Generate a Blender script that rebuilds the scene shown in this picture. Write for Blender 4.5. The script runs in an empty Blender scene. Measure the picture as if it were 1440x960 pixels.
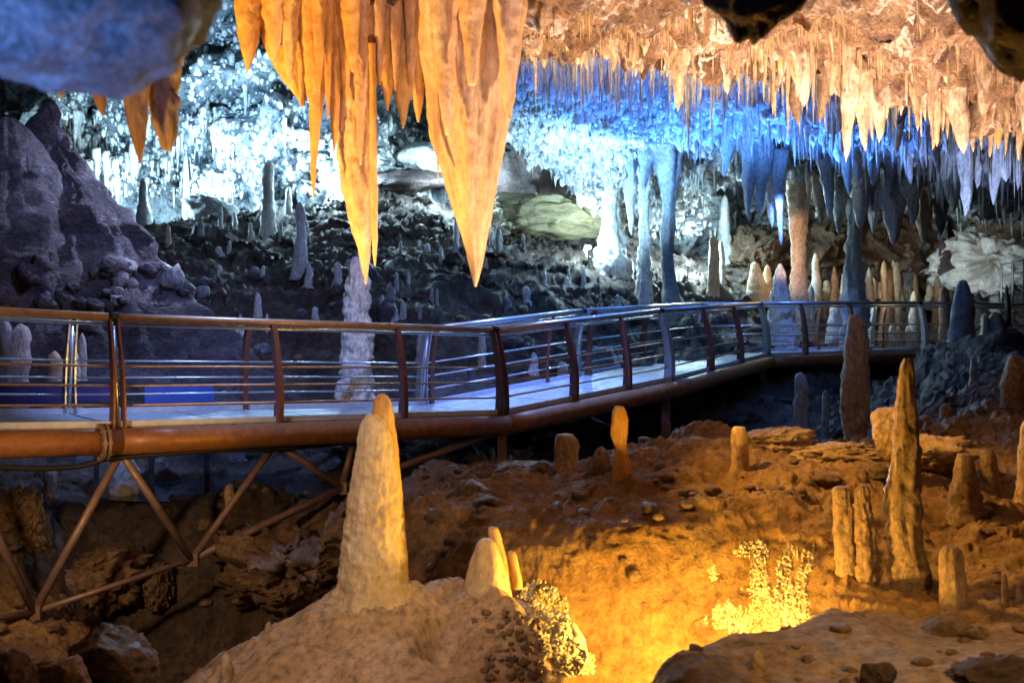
import bpy, math, random
import numpy as np
from mathutils import Vector, Matrix

SC = bpy.context.scene
COL = SC.collection
rnd = random.Random(7)
NR = np.random.RandomState(11)

# ------------------------------------------------------------------ camera, world, exposure
F = 1400.0                                    # focal length in photograph pixels (35 mm on 36 mm)
def P(u, v, Y):                               # a point of the photograph at distance Y (m) -> world
    return np.array([(u - 720.0) / F * Y, Y, (440.0 - v) / F * Y])

cam_d = bpy.data.cameras.new('camera')
cam_d.lens = 35.0
cam_d.sensor_width = 36.0
cam_d.shift_y = -40.0 / 1440.0
cam_d.clip_start = 0.05
cam_d.clip_end = 300
cam_d.dof.use_dof = True
cam_d.dof.focus_distance = 12.5
cam_d.dof.aperture_fstop = 2.2
cam = bpy.data.objects.new('camera', cam_d)
cam.rotation_euler = (math.radians(90), 0, 0)
COL.objects.link(cam)
SC.camera = cam

world = bpy.data.worlds.new('World')
SC.world = world
world.use_nodes = True
bg = world.node_tree.nodes['Background']
bg.inputs[0].default_value = (0.10, 0.13, 0.30, 1)
bg.inputs[1].default_value = 0.02             # no daylight reaches the cave
SC.view_settings.view_transform = 'Standard'
SC.view_settings.look = 'None'
SC.view_settings.exposure = 0.0
SC.view_settings.gamma = 1.0
SC.render.engine = 'CYCLES'
SC.cycles.use_denoising = True
SC.cycles.max_bounces = 6
SC.cycles.diffuse_bounces = 3
SC.cycles.glossy_bounces = 3
SC.cycles.sample_clamp_indirect = 4.0

# ------------------------------------------------------------------ the cave lamps
def lamp(loc, color, power, target=None, size=60, blend=0.6, radius=0.12):
    t = 'SPOT' if target is not None else 'POINT'
    d = bpy.data.lights.new('cave_lamp', t)
    d.color = color
    d.energy = power
    d.shadow_soft_size = radius
    if t == 'SPOT':
        d.spot_size = math.radians(size)
        d.spot_blend = blend
    o = bpy.data.objects.new('cave_lamp', d)
    o.location = tuple(loc)
    if target is not None:
        o.rotation_euler = (Vector(tuple(target)) - Vector(tuple(loc))).to_track_quat('-Z', 'Y').to_euler()
    COL.objects.link(o)
    return o

WHITE = (0.74, 0.90, 1.0); CYAN = (0.55, 0.85, 1.0); BLUE = (0.025, 0.17, 1.0); AMBER = (1.0, 0.50, 0.09)
WARM = (1.0, 0.68, 0.38); PINK = (1.0, 0.70, 0.52); VIOLET = (0.32, 0.40, 1.0); GOLD = (1.0, 0.60, 0.10)
# white lamps behind the ridge and one added frontal fill, washing the far wall
lamp(P(185, 288, 26.8), (0.44, 0.76, 1.0), 1250, radius=.2)
lamp(P(300, 262, 27.6), (0.44, 0.76, 1.0), 1250, radius=.2)
lamp(P(480, 240, 28.0), (0.5, 0.8, 1.0), 1300, radius=.2)
lamp(P(640, 250, 27.6), (0.5, 0.8, 1.0), 900, radius=.2)
lamp(P(330, 200, 22.0), (0.30, 0.62, 1.0), 8000, P(330, 70, 31.0), 64, .8)  # frontal fill spot in open air, without fixture, to brighten the wall
# two star lamps on the slope, an alcove lamp, an added overhang spot
lamp(P(832, 330, 24.3), CYAN, 240, radius=.06)
lamp(P(968, 362, 26.4), CYAN, 360, radius=.06)
lamp(P(995, 300, 28.0), CYAN, 800, radius=.15)
lamp(P(775, 415, 19.5), (.36, .70, 1.0), 3400, P(840, 215, 23.5), 66, .7)  # added spot without fixture, brightens the pale overhang
# blue uplights under the far ceiling
lamp(P(905, 420, 16.5), (.05, .22, 1.0), 2000, P(905, 90, 16.0), 120, .8)
lamp(P(860, 425, 20.5), (.08, .32, 1.0), 4200, P(890, 160, 21.5), 84, .9)
lamp(P(1090, 405, 18.0), (.05, .24, 1.0), 3900, P(1090, 150, 18.0), 115, .8)
lamp(P(1345, 420, 15.5), (0.34, 0.48, 1.0), 900, P(1385, 200, 18.0), 52, .8)
# warm uplights, mostly out of view, for the hanging drapery and the ceiling lip
lamp((-4.3, 5.4, -1.6), (1.0, .56, .12), 2600, (-1.5, 7.0, 1.4), 44, .5)
lamp((3.2, 5.6, -1.5), (1.0, .64, .40), 1450, (-0.5, 7.0, 1.2), 40, .5)
lamp((0.2, 4.2, -1.7), PINK, 420, (-0.6, 7.0, 1.2), 46, .5)
lamp((-2.7, 3.2, -1.4), AMBER, 260, (-2.1, 5.2, 1.0), 40, .7)  # added fill for the rust orange stalactites at the upper left
lamp((2.6, 4.4, -1.3), GOLD, 330, (-0.9, 7.0, -1.1), 34, .7)  # added fill from the right for the tall foreground stalagmite
lamp((1.5, 8.3, -1.6), (1.0, .74, .57), 2300, (1.5, 9.7, 3.0), 84, .5)  # this and the next: bare lamps added on the visible ground for the lip
lamp((4.5, 8.4, -1.6), (1.0, .74, .57), 2300, (4.4, 9.7, 3.0), 80, .5)
# amber lamps in the pit
lamp(P(1035, 880, 7.15), GOLD, 75, radius=.05)
lamp(P(845, 900, 6.8), GOLD, 20, radius=.05)
lamp(P(960, 915, 6.95), (1.0, .54, .08), 250, radius=.08)
# amber wash falling over the right-hand ground from the left, warm light on the mound
lamp((-0.2, 9.6, 2.1), (1.0, .54, .10), 1350, (4.3, 8.6, -1.9), 54, .8)
lamp((2.6, 3.2, 1.6), (1.0, .60, .22), 560, (2.4, 6.0, -2.0), 44, .8)  # fill lamp added above the near ledge to brighten it
lamp((-1.9, 3.6, 1.0), (1.0, .70, .50), 390, (-1.1, 7.0, -1.9), 44, .8)
# violet wash on the left cone and the slope behind the walkway
lamp((-3.6, 12.8, 4.2), VIOLET, 560, (-6.6, 16.0, 0.6), 90, .8)
lamp((-1.0, 12.0, 3.2), (.28, .36, 1.0), 420, (-2.6, 18.0, -0.5), 80, .8)
lamp((-4.6, 17.2, 3.6), (.55, .60, 1.0), 900, (-7.2, 16.0, 1.0), 80, .8)
lamp(P(1135, 690, 8.9), (1.0, .8, .55), 130, P(1262, 640, 7.7), 30, .7)  # added warm spot that brightens the tall right stalagmite's left edge
lamp((-1.3, 11.9, 2.3), (1.0, .88, .80), 120, (-2.3, 14.6, -0.2), 26, .6)  # added near-white spot that lifts the tall banded stalagmite
# blue on the near ceiling rock, cool light along the walkway
lamp((-1.4, 0.9, -0.5), (0.16, 0.34, 1.0), 270, (-1.15, 2.2, 0.75), 66, .8)
lamp((0.8, 15.2, 3.0), (0.16, 0.30, 1.0), 1900, (0.6, 15.4, -1.0), 68, .7)
lamp((-3.6, 10.4, 2.9), (0.22, 0.40, 1.0), 1000, (-3.6, 12.6, -1.0), 70, .7)
lamp((5.6, 20.5, 2.7), (0.12, 0.26, 1.0), 700, (6.6, 24.2, -0.4), 48, .7)
# warm lights among the right-hand columns
lamp(P(1085, 330, 22.0), PINK, 500, P(1125, 360, 25.5), 40, .7)
lamp(P(1240, 425, 24.6), (1.0, .78, .40), 130, P(1250, 365, 29.0), 70, .7)
lamp(P(1160, 345, 26.8), (1.0, .6, .25), 40, radius=.1)
lamp(P(1390, 405, 25.0), WHITE, 240, P(1395, 335, 29.0), 80, .7)
# dim brown light on the rocks under the left half of the walkway
lamp((-4.4, 6.6, -0.6), (1.0, .62, .34), 380, (-3.6, 11.6, -2.9), 60, .8)

# ------------------------------------------------------------------ noise
def _hash(ix, iy, iz, seed):
    h = (ix.astype(np.uint32) * np.uint32(374761393) + iy.astype(np.uint32) * np.uint32(668265263)
         + iz.astype(np.uint32) * np.uint32(2246822519) + np.uint32((seed * 3266489917) & 0xffffffff))
    h ^= h >> np.uint32(15); h *= np.uint32(2246822519)
    h ^= h >> np.uint32(13); h *= np.uint32(3266489917)
    h ^= h >> np.uint32(16)
    return h.astype(np.float64) / 4294967295.0 * 2 - 1

def vnoise(p, seed=0):
    p = np.asarray(p, float)
    i = np.floor(p).astype(np.int64)
    f = p - i
    w = f * f * f * (f * (f * 6 - 15) + 10)
    i = i & 0xffffffff
    r = 0
    for dx in (0, 1):
        wx = w[:, 0] if dx else 1 - w[:, 0]
        for dy in (0, 1):
            wy = w[:, 1] if dy else 1 - w[:, 1]
            for dz in (0, 1):
                wz = w[:, 2] if dz else 1 - w[:, 2]
                r = r + wx * wy * wz * _hash((i[:, 0] + dx) & 0xffffffff, (i[:, 1] + dy) & 0xffffffff, (i[:, 2] + dz) & 0xffffffff, seed)
    return r

def fbm(p, oct=4, seed=0, gain=0.5, lac=2.03):
    p = np.asarray(p, float)
    a, s = 1.0, 0
    for k in range(oct):
        s = s + a * vnoise(p, seed + k * 17)
        p = p * lac + 13.7
        a *= gain
    return s

def ridged(p, oct=4, seed=0, gain=0.5):
    p = np.asarray(p, float)
    a, s = 1.0, 0
    for k in range(oct):
        s = s + a * (1 - 2 * np.abs(vnoise(p, seed + k * 17)))
        p = p * 2.07 + 7.3
        a *= gain
    return s

# ------------------------------------------------------------------ mesh helpers
def mesh_from(name, V, faces, mat=None, smooth=True):
    """V (n,3) array; faces: (m,4) int array (quads, -1 in the last column for triangles) or list"""
    me = bpy.data.meshes.new(name)
    V = np.asarray(V, np.float32)
    if isinstance(faces, np.ndarray):
        tri = faces[:, 3] < 0 if faces.shape[1] == 4 else np.ones(len(faces), bool)
        tot = np.where(tri, 3, 4).astype(np.int32)
        start = np.concatenate([[0], np.cumsum(tot)[:-1]]).astype(np.int32)
        flat = faces.reshape(-1)
        flat = flat[flat >= 0].astype(np.int32)
        me.vertices.add(len(V)); me.vertices.foreach_set('co', V.reshape(-1))
        me.loops.add(len(flat)); me.loops.foreach_set('vertex_index', flat)
        me.polygons.add(len(tot)); me.polygons.foreach_set('loop_start', start)
        me.update(calc_edges=True)
    else:
        me.from_pydata([tuple(map(float, v)) for v in V], [], faces)
    if smooth:
        me.polygons.foreach_set('use_smooth', np.ones(len(me.polygons), bool))
    if mat:
        me.materials.append(mat)
    me.validate()
    return me

def link(name, me, loc=(0, 0, 0), parent=None):
    o = bpy.data.objects.new(name, me)
    o.location = tuple(loc)
    COL.objects.link(o)
    if parent is not None:
        o.parent = parent
    return o

def tag(o, label=None, cat=None, group=None, kind=None):
    if label: o['label'] = label
    if cat: o['category'] = cat
    if group: o['group'] = group
    if kind: o['kind'] = kind
    return o

def put(name, V, faces, mat, label, cat, group=None, base=None, smooth=True):
    """a one-mesh thing whose origin sits at its base"""
    V = np.asarray(V, float)
    if base is None:
        base = V.mean(0)
    o = link(name, mesh_from(name, V - base, faces, mat, smooth), base)
    return tag(o, label, cat, group)

def empty(name, loc, label, cat, group=None):
    o = bpy.data.objects.new(name, None)
    o.location = tuple(loc)
    COL.objects.link(o)
    return tag(o, label, cat, group)

def grid_faces(nr, nc, wrap=False):
    r = np.arange(nr - 1)[:, None]
    c = np.arange(nc if wrap else nc - 1)[None, :]
    c2 = (c + 1) % nc
    a = r * nc + c; b = r * nc + c2; d = (r + 1) * nc + c; e = (r + 1) * nc + c2
    return np.stack([a, b, e, d], -1).reshape(-1, 4)

class MB:                                       # boxes, bars and tubes joined into one part
    def __init__(s): s.V = []; s.Fc = []
    def add(s, V, faces):
        o = len(s.V); s.V += [tuple(v) for v in V]; s.Fc += [tuple(i + o for i in f) for f in faces]
    def box(s, c, ax, ay, az):                  # centre and three half-axis vectors
        c, ax, ay, az = map(lambda q: np.array(q, float), (c, ax, ay, az))
        V = [c + i * ax + j * ay + k * az for i in (-1, 1) for j in (-1, 1) for k in (-1, 1)]
        s.add(V, [(0, 1, 3, 2), (4, 6, 7, 5), (0, 4, 5, 1), (2, 3, 7, 6), (0, 2, 6, 4), (1, 5, 7, 3)])
    def tube(s, pts, r, n=10):
        pts = [np.array(p, float) for p in pts]
        m = len(pts); rr = r if hasattr(r, '__len__') else [r] * m
        V = []; prev = None
        for i, p in enumerate(pts):
            t = pts[min(i + 1, m - 1)] - pts[max(i - 1, 0)]
            t = t / (np.linalg.norm(t) + 1e-9)
            a = np.array([0, 0, 1.0]) if abs(t[2]) < .9 else np.array([1.0, 0, 0])
            if prev is not None: a = prev
            x = np.cross(t, a); x /= np.linalg.norm(x); y = np.cross(x, t); prev = y
            for k in range(n):
                q = 2 * math.pi * k / n
                V.append(p + rr[i] * (math.cos(q) * x + math.sin(q) * y))
        fs = [(i * n + k, i * n + (k + 1) % n, (i + 1) * n + (k + 1) % n, (i + 1) * n + k) for i in range(m - 1) for k in range(n)]
        fs += [tuple(range(n))[::-1], tuple(range((m - 1) * n, m * n))]
        s.add(V, fs)
    def build(s, name, mat, parent=None, smooth=False, loc=(0, 0, 0)):
        o = link(name, mesh_from(name, np.array(s.V) - np.array(loc), s.Fc, mat, False), loc, parent)
        if smooth:
            for p in o.data.polygons: p.use_smooth = len(p.vertices) == 4
        return o

# ------------------------------------------------------------------ materials
def mat(name):
    m = bpy.data.materials.new(name)
    m.use_nodes = True
    return m, m.node_tree.nodes, m.node_tree.links, m.node_tree.nodes['Principled BSDF']

def ramp(N, L, src, stops):
    r = N.new('ShaderNodeValToRGB')
    e = r.color_ramp.elements
    while len(e) < len(stops): e.new(0.5)
    for k, (pos, c) in enumerate(stops):
        e[k].position = pos
        e[k].color = (c[0], c[1], c[2], 1) if hasattr(c, '__len__') else (c, c, c, 1)
    L.new(src, r.inputs[0])
    return r.outputs[0]

def noise_tex(N, L, vec, scale, detail=6, rough=.6, dist=0.0):
    n = N.new('ShaderNodeTexNoise')
    n.inputs['Scale'].default_value = scale; n.inputs['Detail'].default_value = detail
    n.inputs['Roughness'].default_value = rough; n.inputs['Distortion'].default_value = dist
    L.new(vec, n.inputs['Vector'])
    return n.outputs[0]

def mixc(N, L, fac, a, b, mode='MIX'):
    m = N.new('ShaderNodeMix'); m.data_type = 'RGBA'; m.blend_type = mode
    for s, val in ((0, fac), (6, a), (7, b)):
        if hasattr(val, 'is_output'): L.new(val, m.inputs[s])
        elif s == 0: m.inputs[0].default_value = val
        else: m.inputs[s].default_value = (val[0], val[1], val[2], 1)
    return m.outputs[2]

def rock(name, cols, scale=1.0, stretch=1.0, rough=(.35, .75), bump=.5, bscale=9.0, bdist=.05, spots=None, spec=.4, crust=None, sss=0.0, grain=(.42, 1.3)):
    """mottled stone: three colours by noise, finer grain, dark mineral spots, light calcite webbing"""
    m, N, L, B = mat(name)
    g = N.new('ShaderNodeNewGeometry')
    mp = N.new('ShaderNodeMapping'); mp.inputs['Scale'].default_value = (1, 1, stretch)
    L.new(g.outputs['Position'], mp.inputs['Vector'])
    vec = mp.outputs[0]
    n1 = noise_tex(N, L, vec, 1.3 * scale, 7, .62, .4)
    c = ramp(N, L, n1, [(.30, cols[0]), (.5, cols[1]), (.70, cols[2])])
    n2 = noise_tex(N, L, vec, 14 * scale, 5, .7)
    gr = ramp(N, L, n2, [(.32, grain[0]), (.5, .97), (.68, grain[1])])
    c = mixc(N, L, 1.0, c, gr, 'MULTIPLY')
    if spots:
        n3 = noise_tex(N, L, vec, spots[0], 4, .7)
        f = ramp(N, L, n3, [(spots[1], 0.0), (spots[1] + .09, 1.0)])
        c = mixc(N, L, f, c, spots[2])
    if crust:
        n4 = N.new('ShaderNodeTexNoise'); n4.inputs['Scale'].default_value = crust[0]; n4.inputs['Detail'].default_value = 6
        n4.inputs['Distortion'].default_value = .25
        L.new(vec, n4.inputs['Vector'])
        f = ramp(N, L, n4.outputs[0], [(.455, 0.0), (.49, 1.0), (.51, 1.0), (.545, 0.0)])
        f2 = ramp(N, L, noise_tex(N, L, vec, .8, 3), [(.45, 0.0), (.6, 1.0)])
        mm = N.new('ShaderNodeMath'); mm.operation = 'MULTIPLY'; L.new(f, mm.inputs[0]); L.new(f2, mm.inputs[1])
        c = mixc(N, L, mm.outputs[0], c, crust[1])
    L.new(c, B.inputs['Base Color'])
    rr = ramp(N, L, noise_tex(N, L, vec, 3.1 * scale, 4), [(.35, rough[0]), (.65, rough[1])])
    L.new(rr, B.inputs['Roughness'])
    B.inputs['Specular IOR Level'].default_value = spec
    if sss:
        B.inputs['Subsurface Weight'].default_value = sss
        B.inputs['Subsurface Radius'].default_value = (.10, .05, .02)
        B.inputs['Subsurface Scale'].default_value = 1.0
    b = N.new('ShaderNodeBump'); b.inputs['Strength'].default_value = bump; b.inputs['Distance'].default_value = bdist
    h = N.new('ShaderNodeMath'); h.operation = 'ADD'
    L.new(noise_tex(N, L, vec, bscale, 10, .74), h.inputs[0]); L.new(n2, h.inputs[1])
    L.new(h.outputs[0], b.inputs['Height'])
    L.new(b.outputs[0], B.inputs['Normal'])
    return m

M = {}
M['wall'] = rock('pale_calcite_wall', [(.10, .11, .13), (.42, .44, .45), (.68, .69, .68)], .9, .8, spots=(4.2, .54, (.05, .06, .08)), bump=1.0, bscale=4, bdist=.25, grain=(.3, 1.3))
M['ceiling'] = rock('tan_ceiling_rock', [(.09, .04, .028), (.34, .19, .10), (.58, .41, .27)], 2.2, .7, bump=.9, bscale=7, bdist=.10, spots=(3.0, .56, (.09, .05, .045)), crust=(4.6, (.84, .76, .68)))
M['ground'] = None
M['amber'] = rock('amber_flowstone', [(.58, .29, .07), (.70, .40, .13), (.80, .56, .28)], 1.4, .45, grain=(.72, 1.15), rough=(.2, .45), bump=.6, bscale=16, bdist=.025, sss=.15)
M['amber2'] = rock('tan_flowstone', [(.54, .31, .16), (.70, .47, .29), (.82, .64, .48)], 1.5, .5, grain=(.68, 1.2), sss=.12, rough=(.3, .6), bump=.6, bscale=14, bdist=.03)
M['peach'] = rock('peach_dripstone', [(.48, .29, .17), (.70, .50, .35), (.84, .70, .57)], 2.2, .5, bump=.7, bscale=14, bdist=.03)
M['wax'] = rock('waxy_cream_flowstone', [(.56, .39, .22), (.72, .55, .35), (.82, .70, .52)], 1.6, .7, rough=(.22, .5), bump=.55, bscale=15, bdist=.03, sss=.25, grain=(.7, 1.18))
M['tan'] = rock('tan_dripstone', [(.42, .25, .13), (.58, .40, .24), (.68, .52, .36)], 1.6, .5, bump=.6, bscale=14, bdist=.03)
M['pale'] = rock('pale_dripstone', [(.42, .38, .34), (.60, .56, .50), (.72, .69, .64)], 1.8, .5, bump=.6, bscale=12, bdist=.03, spots=(5, .66, (.16, .13, .11)))
M['grey'] = rock('grey_dripstone', [(.14, .14, .13), (.26, .26, .25), (.40, .40, .38)], 1.4, .5, bump=.6, bscale=10, bdist=.04)
M['brown'] = rock('brown_dripstone', [(.16, .09, .05), (.28, .18, .11), (.42, .30, .20)], 1.8, .8, bump=.7, bscale=13, bdist=.03)
M['purple'] = rock('slate_flowstone', [(.05, .045, .05), (.15, .13, .135), (.34, .32, .33)], 1.0, 1.6, bump=1.0, bscale=6, bdist=.10)
M['dark'] = rock('dark_cave_rock', [(.03, .02, .018), (.075, .048, .042), (.14, .095, .085)], 1.2, 1.0, bump=.8, bscale=8, bdist=.05)
M['mound'] = rock('ochre_mound_rock', [(.36, .23, .13), (.50, .35, .22), (.60, .46, .33)], 1.2, 1.0, bump=.7, bscale=11, bdist=.03)
M['crust'] = rock('popcorn_calcite_highlight', [(.48, .38, .20), (.68, .58, .40), (.82, .76, .62)], 3, 1.0, bump=.6, bscale=20, bdist=.02)  # popcorn crust, whitened to carry the highlights near the pit lamps
M['boulder'] = rock('brown_boulder', [(.14, .08, .04), (.25, .16, .09), (.36, .25, .16)], 1.3, 1.0, bump=.9, bscale=9, bdist=.05)

def ground_mat():
    m, N, L, B = mat('cave_floor')
    g = N.new('ShaderNodeNewGeometry'); vec = g.outputs['Position']
    n1 = noise_tex(N, L, vec, .9, 8, .66, .5)
    ochre = ramp(N, L, n1, [(.28, (.12, .06, .02)), (.48, (.34, .19, .075)), (.72, (.50, .33, .15))])
    slate = ramp(N, L, n1, [(.30, (.030, .021, .016)), (.52, (.105, .074, .056)), (.72, (.24, .19, .155))])
    sand = ramp(N, L, n1, [(.30, (.36, .24, .14)), (.55, (.46, .33, .21)), (.75, (.55, .42, .29))])
    a = N.new('ShaderNodeAttribute'); a.attribute_name = 'zone'
    sp = N.new('ShaderNodeSeparateColor'); L.new(a.outputs['Color'], sp.inputs[0])
    c = mixc(N, L, sp.outputs[0], slate, ochre)
    c = mixc(N, L, sp.outputs[1], c, sand)
    n2 = noise_tex(N, L, vec, 11, 6, .72)
    c = mixc(N, L, 1.0, c, ramp(N, L, n2, [(.3, .35), (.5, .95), (.7, 1.4)]), 'MULTIPLY')
    L.new(c, B.inputs['Base Color'])
    L.new(ramp(N, L, noise_tex(N, L, vec, 2.3, 4), [(.38, .55), (.62, .9)]), B.inputs['Roughness'])
    B.inputs['Specular IOR Level'].default_value = .4
    b = N.new('ShaderNodeBump'); b.inputs['Strength'].default_value = 1.0; b.inputs['Distance'].default_value = .06
    h = N.new('ShaderNodeMath'); h.operation = 'ADD'
    L.new(noise_tex(N, L, vec, 6, 11, .76), h.inputs[0]); L.new(n2, h.inputs[1])
    L.new(h.outputs[0], b.inputs['Height']); L.new(b.outputs[0], B.inputs['Normal'])
    return m
M['ground'] = ground_mat()

def metal(name, c, rough, metallic=1.0, wear=.35):
    m, N, L, B = mat(name)
    g = N.new('ShaderNodeNewGeometry')
    n = noise_tex(N, L, g.outputs['Position'], 9, 6, .7)
    cc = ramp(N, L, n, [(.3, tuple(x * (1 - wear) for x in c)), (.65, c)])
    L.new(cc, B.inputs['Base Color'])
    L.new(ramp(N, L, n, [(.3, min(1, rough + .2)), (.7, rough)]), B.inputs['Roughness'])
    B.inputs['Metallic'].default_value = metallic
    return m
M['rust'] = metal('rust_brown_paint', (.36, .15, .05), .38, 0.25, .5)
M['rail'] = metal('bronze_handrail', (.62, .37, .19), .36, .45, .4)
M['steel'] = metal('brushed_steel', (.72, .73, .76), .24, .9, .3)
M['post'] = metal('brown_post_paint', (.24, .10, .07), .35, .4, .3)
M['deck'] = metal('grey_deck_plate', (.46, .48, .52), .42, .2, .5)
M['strip'] = metal('pale_edge_strip', (.62, .64, .68), .6, 0, .25)
M['strut'] = metal('weathered_strut', (.30, .20, .16), .45, .4, .4)
M['black'] = metal('black_rubber', (.015, .015, .016), .5, 0, .2)
M['panelblue'] = metal('blue_enamel', (.05, .13, .55), .4, 0, .15)
M['panelindigo'] = metal('indigo_enamel', (.045, .04, .17), .4, 0, .15)
M['housing'] = metal('lamp_housing', (.05, .05, .055), .5, .3, .2)
def glow(name, c, s):
    m, N, L, B = mat(name)
    B.inputs['Emission Color'].default_value = (*c, 1); B.inputs['Emission Strength'].default_value = s
    return m
M['lens'] = glow('lit_lamp_lens', (.75, .95, 1), 30)
M['lenswarm'] = glow('lit_warm_lens', (1, .75, .35), 25)
def water_mat():
    m, N, L, B = mat('pool_water')
    B.inputs['Base Color'].default_value = (.02, .025, .03, 1); B.inputs['Roughness'].default_value = .04
    B.inputs['Specular IOR Level'].default_value = .6
    g = N.new('ShaderNodeNewGeometry')
    b = N.new('ShaderNodeBump'); b.inputs['Strength'].default_value = .25; b.inputs['Distance'].default_value = .02
    L.new(noise_tex(N, L, g.outputs['Position'], 6, 3), b.inputs['Height']); L.new(b.outputs[0], B.inputs['Normal'])
    return m
M['water'] = water_mat()

# ------------------------------------------------------------------ terrain sheets
class RBF:
    def __init__(s, pts, vals, c=.35, scale=(1, 1), lam=.02):
        s.sc = np.array(scale, float)
        s.p = np.array(pts, float) * s.sc; s.c = c
        n = len(s.p)
        A = np.sqrt(((s.p[:, None] - s.p[None]) ** 2).sum(-1) + c * c)
        K = np.zeros((n + 1, n + 1)); K[:n, :n] = A - lam * np.eye(n); K[:n, n] = 1; K[n, :n] = 1
        s.w = np.linalg.lstsq(K, np.concatenate([np.array(vals, float), [0]]), rcond=None)[0]
    def __call__(s, q):
        q = np.asarray(q, float) * s.sc
        out = np.empty(len(q))
        for k in range(0, len(q), 40000):
            d = np.sqrt(((q[k:k + 40000, None] - s.p[None]) ** 2).sum(-1) + s.c ** 2)
            out[k:k + 40000] = d @ s.w[:-1] + s.w[-1]
        return out

G = [tuple(P(*a)) for a in [
    (1060, 945, 5.6), (905, 962, 5.75), (1150, 868, 6.7), (1300, 900, 6.2), (1440, 900, 6.0), (1010, 902, 6.2), (1500, 960, 5.0),
    (815, 795, 8.1), (900, 788, 8.15), (1000, 785, 8.15), (1080, 770, 8.2), (1150, 790, 7.9),
    (850, 740, 8.8), (750, 700, 9.8), (1000, 720, 9.0), (1150, 720, 9.0), (1250, 830, 7.6), (1350, 855, 7.2), (1440, 780, 8.0), (1400, 715, 9.3),
    (700, 665, 11.0), (800, 655, 11.0), (900, 630, 11.0), (1000, 618, 11.0), (1100, 635, 10.7), (1200, 645, 10.4), (1300, 645, 10.4), (1440, 660, 10.2),
    (600, 665, 11.8), (560, 720, 10.0), (640, 770, 8.8), (700, 740, 9.2),
    (480, 705, 12.6), (300, 705, 13.2), (200, 705, 13.0), (100, 705, 12.4), (130, 742, 11.9), (220, 742, 11.9), (320, 742, 11.9), (430, 742, 11.9), (0, 705, 11.4), (-150, 700, 10.6),
    (110, 880, 9.9), (20, 868, 9.6), (60, 935, 8.0), (200, 955, 7.8), (0, 965, 6.8), (30, 790, 10.6),
    (250, 655, 14.5), (350, 655, 14.6), (100, 635, 14.0), (0, 605, 13.5), (450, 660, 14.4), (560, 620, 15), (650, 560, 16.5),
    (0, 480, 15), (100, 450, 16), (200, 440, 17), (350, 430, 18.5), (500, 450, 18), (620, 440, 19), (750, 430, 21), (700, 500, 18), (850, 470, 20),
    (200, 330, 22), (330, 312, 25), (450, 292, 27), (560, 272, 28.5), (620, 292, 28), (420, 350, 23), (600, 350, 24), (700, 355, 24.5), (830, 358, 25),
    (900, 382, 26), (960, 388, 27), (1050, 410, 27), (1120, 425, 27), (1000, 470, 23), (1150, 482, 26), (1250, 482, 27), (1300, 430, 30), (1400, 425, 30), (1200, 400, 31),
    (1320, 500, 19), (1380, 482, 18), (1440, 472, 18), (1420, 540, 14), (1330, 600, 12.5), (1440, 590, 12), (1600, 500, 16), (1600, 620, 12), (-200, 420, 15), (-200, 620, 12),
    (760, 330, 26.5), (720, 345, 25.5)]]
G += [(-4, 4, -2.6), (-2, 4.2, -2.4), (0, 4.2, -2.4), (2, 4.2, -2.05), (4, 4, -1.9), (0, 1.5, -2.0), (3, 1.5, -2), (-3, 1.5, -2.2), (-7, 5, -2.4), (8, 5, -1.5), (9, 8, -1.2), (-10, 8, -1.6)]
def gp(u, Y, z): return ((u - 720) / F * Y, Y, z)
G += [gp(860, 6.3, -3.2), gp(950, 6.8, -3.1), gp(1050, 7.2, -2.85), gp(820, 5.9, -3.2), gp(900, 7.8, -2.9), gp(1000, 7.85, -2.8), gp(820, 7.75, -2.9), gp(1070, 7.8, -2.5),
      gp(800, 13.5, -2.8), gp(1000, 14, -2.8), gp(1200, 15, -2.2), gp(1000, 18, -2.3), gp(1150, 20, -1.9), gp(900, 16.5, -2.5), gp(1250, 17, -1.8), gp(1280, 21, -1.6),
      gp(200, 11.35, -3.7), gp(300, 11.35, -4.1), gp(400, 11.2, -4.0), gp(130, 11.2, -3.3), gp(300, 9.6, -4.2), gp(400, 9.4, -4.0), gp(440, 10.6, -3.6), gp(300, 8.6, -3.6), gp(520, 10.8, -2.7),
      gp(540, 7, -2.6), gp(650, 7, -2.5), gp(430, 7, -2.8), gp(720, 6.6, -2.6), gp(600, 5.5, -2.6),
      gp(0, 30, 2.5), gp(190, 29.5, 1.8), gp(300, 30, 2.2), gp(560, 31, 3.2), gp(800, 31, 2.5), gp(1100, 33, 1.4), gp(1400, 33, 1.5), gp(-200, 30, 2.5), gp(1700, 30, 1.5)]
G = np.array(G)
g_rbf = RBF(G[:, :2], G[:, 2], .3, (1, .8))

def smooth01(x, a, b):
    t = np.clip((x - a) / (b - a), 0, 1)
    return t * t * (3 - 2 * t)

def ledge_mask(x, y): return smooth01(y, 7.4, 6.3) * smooth01(x, .5, 1.1)       # the sandy ledge in front of the pit
def pit_mask(x, y): return np.exp(-(((x - 1.1) / 1.2) ** 2 + ((y - 7.3) / .7) ** 2) * 1.2)

def ground_z(x, y):
    x = np.atleast_1d(np.asarray(x, float)); y = np.atleast_1d(np.asarray(y, float))
    z = g_rbf(np.stack([x, y], 1))
    p = np.stack([x, y, np.zeros_like(x)], 1)
    calm = 1 - .75 * np.maximum(ledge_mask(x, y), .8 * pit_mask(x, y))
    amp = (.05 + .010 * y) * calm
    p = p + .5 * np.stack([fbm(p * .9, 2, 21), fbm(p * .9, 2, 23), 0 * x], 1)
    z = z + amp * (.8 * fbm(p * .75, 3, 3) + .3 * ridged(p * np.array([1.1, 1.9, 1]), 3, 9)) - amp * .25
    return z

def rows(y0, y1, n, k=1.0):
    t = np.linspace(0, 1, n)
    a, b = math.log(y0), math.log(y1)
    return np.exp(a + (b - a) * t ** k)

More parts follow.
